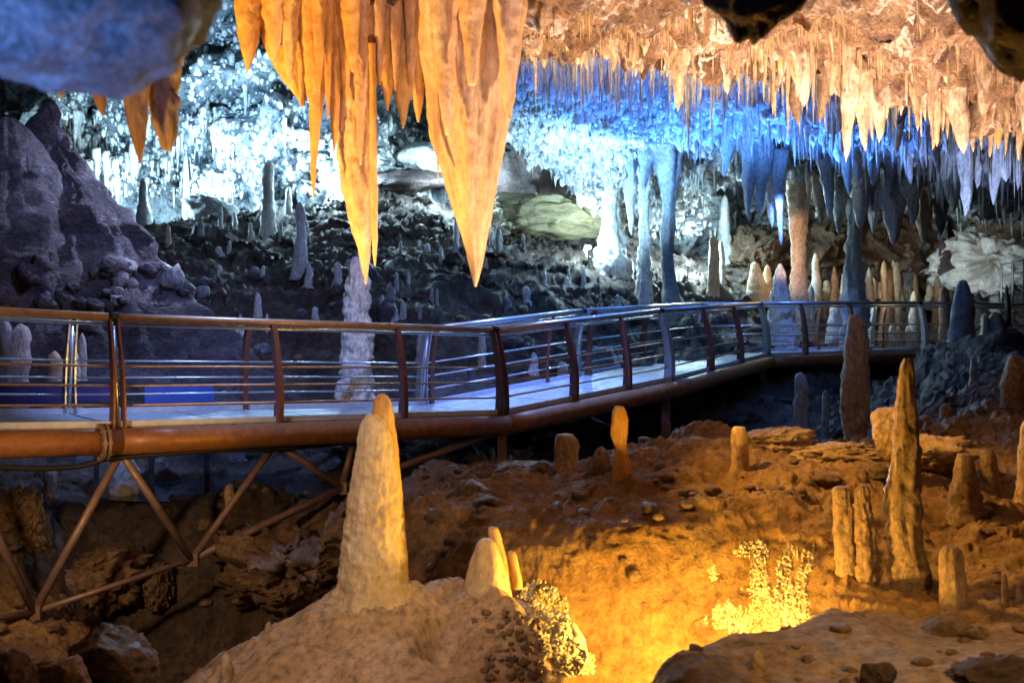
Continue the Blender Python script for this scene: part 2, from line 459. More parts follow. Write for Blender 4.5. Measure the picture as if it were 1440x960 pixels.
def cols(n_in, lim_in, lim_out, n_out):
    return np.concatenate([np.linspace(-lim_out, -lim_in, n_out, endpoint=False), np.linspace(-lim_in, lim_in, n_in), np.linspace(lim_in, lim_out, n_out + 1)[1:]])

def build_ground():
    sx = cols(640, .56, 1.1, 40)
    ys = np.concatenate([rows(.8, 5.2, 40)[:-1], rows(5.2, 36, 600)])
    S, Y = np.meshgrid(sx, ys)
    x = (S * Y).ravel(); y = Y.ravel()
    z = ground_z(x, y)
    V = np.stack([x, y, z], 1)
    calm = 1 - .8 * np.maximum(ledge_mask(x, y), .7 * pit_mask(x, y))
    a = (.035 + .006 * y) * calm
    q = V * np.array([1.0, 1.0, 1.3])
    q = q + .22 * np.stack([fbm(q * 1.3, 2, 31), fbm(q * 1.3, 2, 33), fbm(q * 1.3, 2, 35)], 1)
    D = np.stack([.8 * fbm(q * 1.7, 3, 41), .8 * fbm(q * 1.7, 3, 53), .8 * fbm(q * 1.5, 3, 67) + .35 * ridged(q * 1.4, 3, 71)], 1)
    st = smooth01(y, 13.5, 16.0)
    D *= (1 - .35 * st)[:, None]
    sq = V * np.array([.35, .35, 2.6]) + .35 * fbm(V * .6, 2, 37)[:, None]
    D[:, 1] += st * 1.3 * ridged(sq, 3, 39)
    D *= (1 - .35 * smooth01(y, 12.0, 10.0))[:, None]
    D2 = fbm(q * 9.0, 4, 91, .6)
    V = V + D * a[:, None]
    patch = smooth01(fbm(q * .9, 3, 95), .15, .6)
    cr = ridged(q * 4.5 + .3 * fbm(q * 3, 2, 96)[:, None], 3, 97)
    V[:, 2] += patch * cr * (.018 + .0022 * y) * calm
    V[:, 1] -= patch * fbm(q * 5, 3, 98) * (.02 + .002 * y) * calm
    V[:, 2] += D2 * (.012 + .0018 * y) * (calm + .25)
    me = mesh_from('ground', V, grid_faces(len(ys), len(sx)), M['ground'])
    # geology: ochre clay right and front, slate on the slope, pale sand on the ledge
    n = .25 * fbm(V * .5, 3, 5)
    ochre = np.clip(np.maximum(smooth01(y + 1.5 * n, 13.2, 11.6) * smooth01(x - .3 * (y - 9) + n, -4.5, -1.0), smooth01(y + 2 * n, 10.9, 9.9) * .8), 0, 1)
    sand = np.clip(ledge_mask(x, y) * (.8 + n), 0, 1) + .0
    colr = np.stack([ochre, sand, np.zeros_like(x), np.ones_like(x)], 1).astype(np.float32)
    at = me.color_attributes.new('zone', 'FLOAT_COLOR', 'POINT')
    at.data.foreach_set('color', colr.reshape(-1))
    return tag(link('ground', me), None, None, None, 'structure')
GROUND = build_ground()
bpy.context.view_layer.update()

def hit_ground(u, v, y0=4.0, y1=32.0):
    d = Vector(P(u, v, 1.0))
    ok, hp, hn, _k = GROUND.ray_cast(d * y0, d.normalized(), distance=60)
    if ok and hp.y < y1: return float(hp.y)
    Y = np.linspace(y0, y1, 700)
    x = (u - 720) / F * Y
    d = (440 - v) / F * Y - ground_z(x, Y)
    k = np.argmax(d < 0)
    return float(Y[k]) if d[k] < 0 else y1 - 2

# ceiling
C = [P(*a) for a in [
    (740, 40, 10.5), (850, 34, 10.5), (960, 52, 10.4), (1080, 62, 10.3), (1140, 62, 10.2), (1200, 112, 10.0), (1300, 120, 10.0), (1440, 150, 9.8),
    (760, 120, 18), (765, 185, 22), (735, 185, 24), (790, 240, 24.3), (745, 170, 28), (810, 268, 26), (850, 130, 18), (850, 200, 22), (850, 282, 25), (930, 215, 23.5), (930, 300, 27),
    (1000, 150, 18), (1000, 195, 22), (1000, 195, 28), (1100, 160, 17), (1100, 190, 21), (1100, 240, 25), (1200, 190, 19), (1200, 250, 24), (1300, 215, 20), (1350, 280, 25), (1440, 245, 20),
    (1440, 300, 25), (1600, 250, 20), (1600, 180, 10),
    (800, 2, 9.0), (950, 8, 9.0), (1100, 5, 9.0), (1250, 62, 9.1), (1400, 70, 8.8), (1250, 15, 8.3)]]
C = [tuple(c) for c in C] + [gp(u, 7, 2.45) for u in (760, 1000, 1250, 1500)] + [
    gp(330, 7, 2.6), gp(500, 7, 2.35), gp(680, 7, 2.35), gp(150, 7, 2.8), gp(-100, 7, 2.8),
    gp(150, 12, 4.8), gp(330, 12, 4.8), gp(500, 12, 4.3), gp(650, 12, 3.9), gp(-100, 12, 4.6), gp(150, 20, 8.2), gp(330, 20, 8.0), gp(500, 20, 7.2), gp(640, 20, 6.2), gp(-100, 20, 7.5),
    gp(0, 32, 11.5), gp(330, 32, 11.5), gp(550, 32, 10), gp(700, 32, 6.5), gp(900, 33, 4.5), gp(1100, 33, 4.2), gp(1400, 33, 3.6), gp(1700, 32, 3.6), gp(-250, 32, 10),
    gp(760, 14, 3.8), gp(850, 14, 3.7), gp(1000, 14, 3.6), gp(1200, 13, 3.2), gp(1300, 13, 3.0), gp(1440, 13, 2.75), gp(1000, 28, 4.7), gp(1100, 28, 4.4), gp(1200, 29, 3.7),
    (-4, 2, 2.8), (0, 2, 2.8), (4, 2, 2.8), (-4, 4.5, 2.6), (0, 4.5, 2.5), (4, 4.5, 2.4)]
C = np.array(C)
c_rbf = RBF(C[:, :2], C[:, 2], .3, (1, .8))
def ceil_z(x, y):
    x = np.atleast_1d(np.asarray(x, float)); y = np.atleast_1d(np.asarray(y, float))
    p = np.stack([x, y, np.zeros_like(x)], 1)
    return c_rbf(np.stack([x, y], 1)) + (.04 + .008 * y) * (fbm(p * .8, 3, 103) + .5 * ridged(p * 1.5, 2, 107))

def build_ceiling():
    sx = cols(560, .56, 1.0, 30)
    ys = np.concatenate([rows(.8, 7.5, 40)[:-1], rows(7.5, 34, 420)])
    S, Y = np.meshgrid(sx, ys)
    x = (S * Y).ravel(); y = Y.ravel()
    V = np.stack([x, y, ceil_z(x, y)], 1)
    a = (.04 + .007 * y) * (1 + .8 * smooth01(y, 12, 10.5))
    D = np.stack([fbm(V * 1.9, 3, 141), fbm(V * 1.9, 3, 153), .7 * fbm(V * 2.3, 3, 167) - .9 * ridged(V * 2.1, 3, 171)], 1)
    V = V + D * a[:, None]
    V[:, 2] += (fbm(V * 7.0, 4, 191, .6) + .7 * ridged(V * 5.0, 3, 195)) * (.014 + .003 * y)
    f = grid_faces(len(ys), len(sx))[:, ::-1]
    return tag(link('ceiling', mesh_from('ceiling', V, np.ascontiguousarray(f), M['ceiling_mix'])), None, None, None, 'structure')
# the ceiling turns from tan (front lip) to pale calcite (back)
def ceiling_mix():
    m = M['ceiling'].copy(); m.name = 'cave_ceiling_rock'
    N, L = m.node_tree.nodes, m.node_tree.links
    B = N['Principled BSDF']
    src = B.inputs['Base Color'].links[0].from_socket
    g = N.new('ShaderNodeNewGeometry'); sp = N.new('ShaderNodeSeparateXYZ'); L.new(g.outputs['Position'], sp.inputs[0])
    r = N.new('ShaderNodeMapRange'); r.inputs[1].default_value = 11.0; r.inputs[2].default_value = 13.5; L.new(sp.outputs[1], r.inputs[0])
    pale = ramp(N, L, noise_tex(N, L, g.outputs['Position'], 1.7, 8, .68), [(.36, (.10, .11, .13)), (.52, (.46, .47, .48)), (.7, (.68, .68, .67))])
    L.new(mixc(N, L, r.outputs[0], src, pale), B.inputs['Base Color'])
    return m
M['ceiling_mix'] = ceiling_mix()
build_ceiling()

# far wall: y over (x, z)
W = [(-26, 0, 27), (-26, 12, 27), (-18, 1, 29.5), (-18, 6, 29.0), (-18, 12, 29), (-12, 2, 30.3), (-12, 5, 29.6), (-12, 9, 30.5), (-9, 3, 30.8), (-9, 7, 30), (-5.5, 4.5, 29.3), (-4.2, 5.2, 29.2),
     (-5, 8, 31), (-2.5, 4.5, 30.2), (-2.5, 8, 31), (0, 3, 32.5), (0, 6, 32), (4, 2, 31.5), (4, 5, 32), (6, 3, 30.0), (8, 1, 32), (8, 4, 32), (12, 1, 31.5), (12, 4, 31), (14.5, 2, 28.5), (14.5, 4, 29.5), (17, 1, 27.5), (17, 5, 28), (26, 1, 25), (26, 6, 25)]
W = np.array(W, float)
w_rbf = RBF(W[:, :2], W[:, 2], .6)
def build_wall():
    xs = np.linspace(-26, 26, 620); zs = np.linspace(-.5, 13, 300)
    X, Z = np.meshgrid(xs, zs)
    x = X.ravel(); z = Z.ravel()
    y = w_rbf(np.stack([x, z], 1))
    p = np.stack([x, y, z], 1)
    drape = smooth01(x, -6, -10) * smooth01(z, 6.5, 4.5)
    p = p + .5 * np.stack([fbm(p * .7, 2, 241), 0 * x, fbm(p * .7, 2, 243)], 1)
    y = y - 1.5 * fbm(p * np.array([.30, .3, .42]), 3, 201) - .55 * ridged(p * np.array([.8, .8, 1.0]) , 4, 207, .55) - .30 * fbm(p * 2.6, 4, 211, .6)
    y = y - drape * .5 * ridged(p * np.array([1.6, .3, .16]), 3, 215)
    y = y + .35 * np.clip(fbm(p * np.array([1.3, 1.3, 1.7]), 2, 219) - .45, 0, 1)
    V = np.stack([x, y, z], 1)
    V[:, 2] += .30 * fbm(p * 1.1, 4, 231)
    return tag(link('cave_wall', mesh_from('cave_wall', V, grid_faces(len(zs), len(xs)), M['wall'])), None, None, None, 'structure')
build_wall()

# ------------------------------------------------------------------ dripstone shapes
_seed = [1000]
def spans_shape(spans, Y, depth=.8, n=22, ppr=5.0, lobes=.10, amp=.10, freq=(1.6, 2.2), yaw=0.0, extra=None, lean=0.0):
    """closed shape whose outline follows (v, u_left, u_right) rows at distance Y; rounded, fluted, rough all round"""
    _seed[0] += 1; sd = _seed[0]
    sp = sorted(spans)
    v = np.array([s[0] for s in sp], float); ul = np.array([s[1] for s in sp], float); ur = np.array([s[2] for s in sp], float)
    m = max(8, min(90, int((v[-1] - v[0]) / ppr)))
    vv = np.linspace(v[0], v[-1], m)
    L_ = np.interp(vv, v, ul); R_ = np.interp(vv, v, ur)
    k = np.array([.25, .5, .25])
    for _ in range(2):
        L2 = np.convolve(np.pad(L_, 1, 'edge'), k, 'valid'); R2 = np.convolve(np.pad(R_, 1, 'edge'), k, 'valid')
        L_[1:-1] = L2[1:-1]; R_[1:-1] = R2[1:-1]
    s = Y / F
    cx = ((L_ + R_) / 2 - 720) * s; r = np.maximum((R_ - L_) / 2 * s, .002); z = (440 - vv) * s
    return lathe(np.stack([cx, Y + lean * (z - z.mean()), z], 1), r, r * depth, n, lobes, amp, freq, sd)

def lathe(Cn, rx, ry, n=16, lobes=.08, amp=.1, freq=(1.6, 2.2), sd=0):
    m = len(Cn)
    th = np.linspace(0, 2 * np.pi, n, endpoint=False)
    rs = random.Random(sd)
    z = Cn[:, 2]
    Lz = abs(z[0] - z[-1]) + 1e-6
    f = np.ones((m, n))
    for kx in (2, 3, 5, 7):
        f += lobes * rs.uniform(.3, 1) / (kx ** .5) * np.cos(kx * th[None] + rs.uniform(0, 6.28) + rs.uniform(-1.2, 1.2) * (z[:, None] - z[0]) / Lz)
    T, Z = np.meshgrid(th, z)
    rad = (rx + ry)[:, None] / 2
    rmean = float(np.mean(rx)) + 1e-6
    q = np.stack([(np.cos(T) * freq[0]).ravel() + sd * .37, (np.sin(T) * freq[0]).ravel(), (Z / rmean * .5 * freq[1]).ravel()], 1)
    f += amp * fbm(q, 4, sd % 977).reshape(m, n)
    f += amp * .8 * (ridged(q * np.array([2.9, 2.9, .35]), 2, (sd + 5) % 977).reshape(m, n) - .3)
    f += amp * .35 * fbm(q * np.array([4, 4, 3.0]), 2, (sd + 9) % 977).reshape(m, n)
    X = Cn[:, 0:1] + rx[:, None] * f * np.cos(T); Yy = Cn[:, 1:2] + ry[:, None] * f * np.sin(T)
    Zz = np.repeat(z[:, None], n, 1) + (f - 1) * rad * .3
    V = np.stack([X, Yy, Zz], -1).reshape(-1, 3)
    F_ = grid_faces(m, n, True)
    V = np.concatenate([V, Cn[:1], Cn[-1:]])
    a = m * n
    i = np.arange(n); j = (i + 1) % n
    t1 = np.stack([np.full(n, a), j, i, np.full(n, -1)], 1)
    t2 = np.stack([np.full(n, a + 1), (m - 1) * n + i, (m - 1) * n + j, np.full(n, -1)], 1)
    F_ = np.concatenate([F_, t1, t2])
    if z[0] < z[-1]: F_ = np.concatenate([F_[:len(F_) - 2 * n][:, ::-1], t1[:, [0, 2, 1, 3]], t2[:, [0, 2, 1, 3]]])
    return V, np.ascontiguousarray(F_)

def stalactite_geo(tip, R, top, depth=.85, p=.75, n=12, m=16, lobes=.10, amp=.12, wob=.25, sd=None):
    """hanging from height `top` down to point `tip`"""
    if sd is None: _seed[0] += 1; sd = _seed[0]
    rs = random.Random(sd)
    s = np.linspace(0, 1, m)
    Lz = top - tip[2]
    r = R * ((1 - s) ** p * (.93) + .07) * (1 - .9 * smooth01(s, .93, 1.0)) * (1 + .22 * np.exp(-((s - rs.uniform(.2, .6)) / .12) ** 2) * rs.uniform(-.6, 1))
    ox = wob * R * np.sin(s * rs.uniform(2, 5) + rs.uniform(0, 6)); ox -= ox[-1]
    oy = wob * R * np.sin(s * rs.uniform(2, 5) + rs.uniform(0, 6)); oy -= oy[-1]
    Cn = np.stack([tip[0] + ox, tip[1] + oy, top + (tip[2] - top) * s], 1)
    return lathe(Cn, r, r * depth, n, lobes, amp, (1.5, .7), sd)

def stalagmite_geo(base, h, rb, rt, n=14, m=16, cap=.12, lobes=.07, amp=.14, wob=.25, sd=None, sink=.15):
    if sd is None: _seed[0] += 1; sd = _seed[0]
    rs = random.Random(sd)
    s = np.linspace(0, 1, m)
    s = np.concatenate([np.linspace(0, cap, 5)[:-1], np.linspace(cap, 1, m)])
    prof = rt + (rb - rt) * s ** 1.4
    r = prof * np.sqrt(np.clip(1 - (1 - np.clip(s / cap, 0, 1)) ** 2, .01, 1))
    r = r * (1 + .10 * vnoise(np.stack([s * max(5, h / max(rb, .01) * 2.2), 0 * s, 0 * s + sd * .7], 1), 5) + .05 * vnoise(np.stack([s * 26, 0 * s, 0 * s + sd], 1), 6)) + .30 * rb * np.exp(-(1 - s) / .07)
    ox = wob * rt * np.sin((1 - s) * rs.uniform(1.5, 4)); oy = wob * rt * np.sin((1 - s) * rs.uniform(1.5, 4) * -1)
    Cn = np.stack([base[0] + ox, base[1] + oy, base[2] + h - (h + sink) * s], 1)
    return lathe(Cn, r, r * .95, n, lobes, amp, (1.4, 1.6), sd)

def ico(sub):
    import bmesh
    bm = bmesh.new(); bmesh.ops.create_icosphere(bm, subdivisions=sub, radius=1)
    V = np.array([v.co[:] for v in bm.verts]); Fc = np.array([[v.index for v in f.verts] + [-1] for f in bm.faces])
    bm.free(); return V, Fc
ICO = {k: ico(k) for k in (1, 2, 3, 4, 5)}

def boulder_geo(c, r, sub=4, amp=.22, freq=1.3, sd=None, facet=.3, cuts=16):
    if sd is None: _seed[0] += 1; sd = _seed[0]
    V, Fc = ICO[sub]
    q = V * freq + sd * 3.1
    d = 1 + amp * fbm(q, 4, sd % 977) + .06 * fbm(q * 5, 3, sd % 971)
    rs = np.random.RandomState(sd)
    W_ = V * d[:, None]
    for _ in range(cuts):                                  # broken flat faces
        nn = rs.normal(size=3); nn /= np.linalg.norm(nn)
        h = W_ @ nn; lim = rs.uniform(.52, .92)
        W_ = W_ - np.clip(h - lim, 0, None)[:, None] * nn * (1 - facet * .3)
    W_ = W_ + V * (.05 * fbm(q * 4, 4, (sd + 3) % 977) + .25 * amp * ridged(q * 2.2, 3, (sd + 7) % 977))[:, None]
    return W_ * np.array(r) + np.array(c), Fc

# ------------------------------------------------------------------ the amber drapery hanging in front
def hang(spans, Y, m, label, group=None, **k):
    V, Fc = spans_shape(spans, Y, **k)
    top = V[np.argmax(V[:, 2])]
    return put('stalactite', V, Fc, M[m], label, 'stalactite', group, top)

GD = 'amber stalactites of the foreground drapery'
up = -60
hang([(up, 322, 376), (0, 331, 372), (30, 334, 368), (60, 338, 362), (85, 343, 355), (101, 346.5, 348.5)], 7.0, 'amber', 'short pointed orange stalactite at the left end of the drapery', GD, n=24, ppr=3)
hang([(up, 352, 440), (0, 364, 430), (40, 368, 428), (80, 380, 428), (110, 396, 428), (135, 416, 430), (150, 424, 428)], 7.05, 'amber', 'broad orange fold between the shortest tip and the long yellow spike', GD, depth=.4, n=40, ppr=3, lobes=.16, amp=.16)
hang([(up, 412, 452), (0, 416, 454), (60, 424, 456), (110, 430, 458), (150, 435, 455), (200, 436, 449), (240, 437, 445), (278, 440, 442)], 6.9, 'amber', 'long thin yellow spike hanging left of the brown stalactite', GD, n=24, ppr=3)
hang([(up, 448, 484), (0, 450, 488), (60, 458, 482), (120, 462, 478), (180, 466, 476), (214, 469, 471)], 6.95, 'amber', 'glowing yellow spike close beside the longest thin one', GD, n=24, ppr=3)
hang([(up, 476, 512), (0, 480, 508), (40, 484, 506), (80, 489, 503), (102, 495, 497)], 6.75, 'amber', 'small glossy yellow cone overlapping the top of the brown stalactite', GD, n=24, ppr=3)
hang([(up, 486, 540), (0, 487, 536), (60, 480, 530), (90, 477, 526), (150, 475, 524), (200, 475, 524), (260, 480, 524), (310, 492, 524), (350, 504, 522), (385, 511, 518), (400, 513.5, 515)], 7.05, 'amber2', 'second longest stalactite, brown orange with a deep groove down it', GD, n=36, ppr=3, lobes=.15, amp=.12)
hang([(60, 518, 528), (130, 520, 529), (200, 520, 530), (280, 521, 531), (340, 523, 531), (374, 526, 528)], 6.93, 'amber', 'narrow orange strand fused to the right edge of the brown stalactite', GD, n=16, ppr=3)
for (ua, ub, tip, tv, lab) in ((506, 536, 524, 142, 'slim amber curtain tip nearest the brown stalactite'), (522, 556, 545, 156, 'second amber curtain tip right of the brown stalactite'),
                               (545, 586, 567, 181, 'longest of the amber curtain tips between the two large stalactites'), (570, 604, 588, 172, 'amber curtain tip touching the giant stalactite')):
    hang([(up, ua - 4, ub + 4), (0, ua, ub), (60, ua + 1, ub - 1), (110, (ua + tip) / 2 - 2, (ub + tip) / 2 + 2), (tv - 18, tip - 5, tip + 5), (tv, tip - 1, tip + 1)], 7.1 + rnd.uniform(-.08, .08), 'amber', lab, GD, n=26, ppr=3, lobes=.16, amp=.14)
hang([(up, 588, 732), (0, 592, 727), (60, 594, 723), (100, 599, 718), (150, 604, 713), (200, 613, 706), (240, 624, 699), (290, 638, 692), (330, 650, 685), (360, 657, 680), (385, 663, 675), (403, 667, 670)], 6.9, 'amber2',
     'giant tapering orange stalactite, the longest in the cave', GD, n=120, ppr=2.2, depth=.8, lobes=.11, amp=.085, freq=(3.0, 1.1))
hang([(up, 606, 648), (0, 608, 643), (80, 610, 640), (150, 618, 638), (190, 626, 632)], 6.62, 'amber2', 'amber fold lying against the upper left of the giant stalactite', GD, n=24, ppr=3, lobes=.15)
hang([(up, 688, 738), (0, 694, 734), (60, 700, 730), (130, 706, 724), (170, 712, 718)], 6.66, 'amber2', 'rounded amber fold on the right shoulder of the giant stalactite', GD, n=24, ppr=3, lobes=.15)
hang([(up, 640, 690), (0, 645, 686), (60, 652, 676), (120, 658, 668)], 6.5, 'amber2', 'short amber fold on the front of the giant stalactite', GD, n=22, ppr=3, lobes=.15)
for (tu, tv, ww, YY, lab) in ((386, 92, 22, 6.84, 'small amber fold on the left of the broad orange fold'), (408, 120, 20, 6.86, 'amber fold in the middle of the broad orange fold'), (424, 152, 14, 6.95, 'slim amber tip left of the long yellow spike'),
                              (449, 128, 14, 6.8, 'short yellow fold between the two glowing spikes'), (461, 168, 12, 6.86, 'thin yellow tip just left of the second glowing spike'), (486, 150, 18, 6.92, 'amber fold on the left edge of the brown stalactite'),
                              (507, 232, 16, 6.82, 'long amber ridge down the front of the brown stalactite'), (534, 120, 12, 6.95, 'thin amber fold between two curtain tips'), (556, 128, 13, 6.98, 'thin amber fold right of the second curtain tip'),
                              (579, 140, 13, 6.98, 'thin amber fold left of the giant stalactite'), (616, 250, 9, 6.75, 'long thin amber drip along the left edge of the giant stalactite'), (660, 300, 26, 6.72, 'long central ridge on the front of the giant stalactite')):
    hang([(up, tu - ww, tu + ww), (0, tu - ww * .8, tu + ww * .8), (tv * .5, tu - ww * .5, tu + ww * .5), (tv * .8, tu - ww * .28, tu + ww * .28), (tv, tu - 1, tu + 1)], YY, 'amber' if tu < 505 else 'amber2', lab, GD, n=22, ppr=3, lobes=.16, amp=.14, depth=.7)
# the group at the upper left, behind the blurred rock
GL = 'rust orange stalactites at the upper left'
hang([(-360, 50, 130), (30, 60, 106), (60, 66, 104), (90, 72, 100), (120, 78, 94), (138, 84, 88)], 4.6, 'amber2', 'dull pinkish stalactite at the edge of the blurred blue rock', GL, n=20, ppr=4)
hang([(-360, 100, 170), (70, 116, 158), (120, 126, 153), (145, 134, 149), (163, 143, 146)], 4.6, 'amber', 'tiny orange tip under the blurred blue rock', GL, n=20, ppr=4)
hang([(-330, 150, 220), (40, 160, 218), (90, 168, 214), (130, 172, 210), (170, 178, 208), (205, 188, 203), (229, 196, 199)], 5.2, 'amber2', 'smooth rust orange fang under the blurred blue rock', GL, n=26, ppr=3)
hang([(-330, 150, 235), (0, 196, 246), (30, 208, 268), (60, 212, 266), (90, 200, 256), (130, 206, 250), (165, 212, 248), (195, 222, 246), (212, 230, 238)], 5.4, 'amber2', 'craggy crusted orange stalactite beside the smooth fang', GL, n=40, ppr=3, lobes=.2, amp=.35)

# ------------------------------------------------------------------ blurred rock and bosses close to the lens
def boss(V_Fc, m, label, cat='rock'):
    V, Fc = V_Fc
    return put('rock_overhang', V, Fc, M[m], label, cat, None, V[np.argmax(V[:, 2])])
M['bluerock'] = rock('blue_grey_rock', [(.06, .06, .07), (.28, .28, .30), (.60, .60, .62)], 3.4, 1.0, bump=.8, bscale=8, bdist=.05)
def near_rock():
    V, Fc = ICO[5]
    d = 1 + .10 * fbm(V * 1.6 + 5, 4, 61) + .05 * fbm(V * 5 + 2, 3, 67)
    V = V * d[:, None]
    c = P(70, -40, 2.25)
    V = V * np.array([.34, .36, .26])
    V[:, 2] = np.where(V[:, 2] > 0, V[:, 2] * 7.5, V[:, 2])      # it reaches up to the roof
    V[:, 2] += .25 * np.clip(-V[:, 0] - .1, 0, None) * 0 - .08 * V[:, 0]
    return V + c, Fc
M['bossrock'] = rock('maroon_rock', [(.06, .025, .02), (.14, .06, .045), (.24, .12, .09)], 1.6, 1.0, bump=.7, bscale=9, bdist=.04)
boss(near_rock(), 'bluerock', 'blurred blue rock hanging close at the upper left corner')
boss(boulder_geo(P(1060, -258, 3.6), (.31, .3, .76), 5, .045, 1.2, cuts=0), 'bossrock', 'dark rounded rock bulge at the middle of the right ceiling')
boss(boulder_geo(P(1478, -242, 3.6), (.47, .36, .86), 5, .05, 1.2, cuts=0), 'bossrock', 'dark rounded rock bulge at the upper right corner')

# ------------------------------------------------------------------ ceiling lip: orange stalactites and straws
def drop(u, v, Y, w, mt, label, group, top_v=None, **k):
    tip = P(u, v, Y)
    top = ceil_z(tip[0], tip[1])[0] + .12 if top_v is None else P(u, top_v, Y)[2]
    top = max(top, tip[2] + .15)
    V, Fc = stalactite_geo(tip, w / 2 * Y / F, top, **k)
    return put('stalactite', V, Fc, M[mt], label, 'stalactite', group, np.array([tip[0], tip[1], top]))
GO = 'orange stalactites along the ceiling lip'
big_lip = [
    (953, 157, 10.3, 36, 'peach', 'thickest pale orange stalactite at the middle of the lip', 20), (906, 42, 8.9, 30, 'tan', 'short dark orange stalactite near the top edge of the lip', -25),
    (862, 101, 10.4, 24, 'peach', 'pale orange stalactite with two short neighbours left of the thickest one', 20), (818, 94, 10.4, 17, 'peach', 'slim orange spike above the blue ceiling at the left of the lip', 20),
    (797, 57, 9.8, 22, 'amber', 'small orange cone at the left end of the lip', -10), (917, 101, 10.4, 16, 'peach', 'narrow spike just left of the thickest lip stalactite', 30),
    (752, 94, 10.5, 18, 'peach', 'first orange spike right of the giant stalactite', 20), (1023, 133, 10.3, 28, 'peach', 'bulky orange stalactite right of the thickest one', 45),
    (1095, 101, 10.2, 20, 'amber', 'bright yellow orange tip below the dark rounded bulge', 55), (1131, 150, 10.1, 44, 'peach', 'broad orange cone right of the dark rounded bulge', 40),
    (1123, 176, 10.8, 34, 'brown', 'brown stalactite peeping out under the broad orange cone', 60), (1152, 174, 10.9, 30, 'brown', 'shaded brown stalactite right of the broad orange cone', 60),
    (1190, 228, 10.0, 26, 'peach', 'longest stalactite of the right half of the lip', 90), (1217, 213, 9.95, 28, 'peach', 'rough orange stalactite second in the row of three long ones', 95),
    (1236, 201, 9.95, 26, 'peach', 'smooth orange stalactite third in the row of three long ones', 100), (1167, 137, 10.2, 18, 'peach', 'small orange spike left of the row of three long ones', 70),
    (1300, 163, 9.95, 18, 'peach', 'lone orange spike right of the row of three long ones', 105), (1355, 217, 9.8, 40, 'peach', 'large ragged orange stalactite near the right edge', 110),
    (1403, 210, 9.75, 22, 'amber', 'golden stalactite nearest the right edge', 120), (1380, 212, 9.8, 10, 'peach', 'thin spike between the ragged and the golden stalactite', 125), (1277, 150, 9.9, 12, 'tan', 'thin tan spike left of the lone orange spike', 100)]
for u, v, Y, w, m, lab, tv in big_lip:
    drop(u, v, Y, w, m, lab, GO, tv, n=18, m=26, amp=.2, lobes=.14, p=.7)
for (u, v0, v1, Y) in ((1087, 60, 163, 10.2), (1075, 60, 123, 10.2), (1107, 60, 157, 10.1), (1310, 60, 182, 9.9), (1327, 60, 180, 9.9), (1275, -10, 150, 9.4), (1283, -10, 120, 9.3), (1291, -10, 60, 9.2), (1300, -10, 95, 9.3),
                       (1317, -10, 40, 9.2), (1345, 90, 190, 9.9), (977, 40, 115, 10.3), (989, 50, 100, 10.3), (1038, 60, 118, 10.3), (1178, 50, 75, 9.7), (1247, 110, 168, 9.9), (1378, 60, 130, 9.6), (1392, 60, 96, 9.5), (895, 50, 92, 10.4), (1433, 110, 170, 9.7)):
    drop(u, v1, Y, 5.5, 'tan', 'pencil thin pale orange straw hanging from the ceiling lip', 'soda straws of the ceiling lip', v0, n=7, m=8, p=.15, amp=.05, wob=.3)
for k in range(120):
    u = rnd.uniform(735, 1445)
    Y = rnd.uniform(9.0, 10.9)
    tip = P(u, 0, Y)
    top = ceil_z(tip[0], Y)[0] + .1
    if k % 2: Y = rnd.uniform(9.9, 10.7); tip = P(u, 0, Y); top = ceil_z(tip[0], Y)[0] + .1
    L_ = rnd.uniform(.15, .62) * (1.2 if u > 1100 else .65)
    tip[2] = top - .1 - L_
    w = rnd.uniform(.022, .08)
    V, Fc = stalactite_geo(tip, w, top, n=11, m=14, amp=.34, lobes=.2, p=rnd.uniform(.4, 1.1), depth=rnd.uniform(.5, 1.8))
    put('stalactite', V, Fc, M[rnd.choice(['peach', 'tan', 'peach'])], 'small orange stalactite in the crowd along the ceiling lip', 'stalactite', 'small stalactites along the ceiling lip', np.array([tip[0], tip[1], top]))

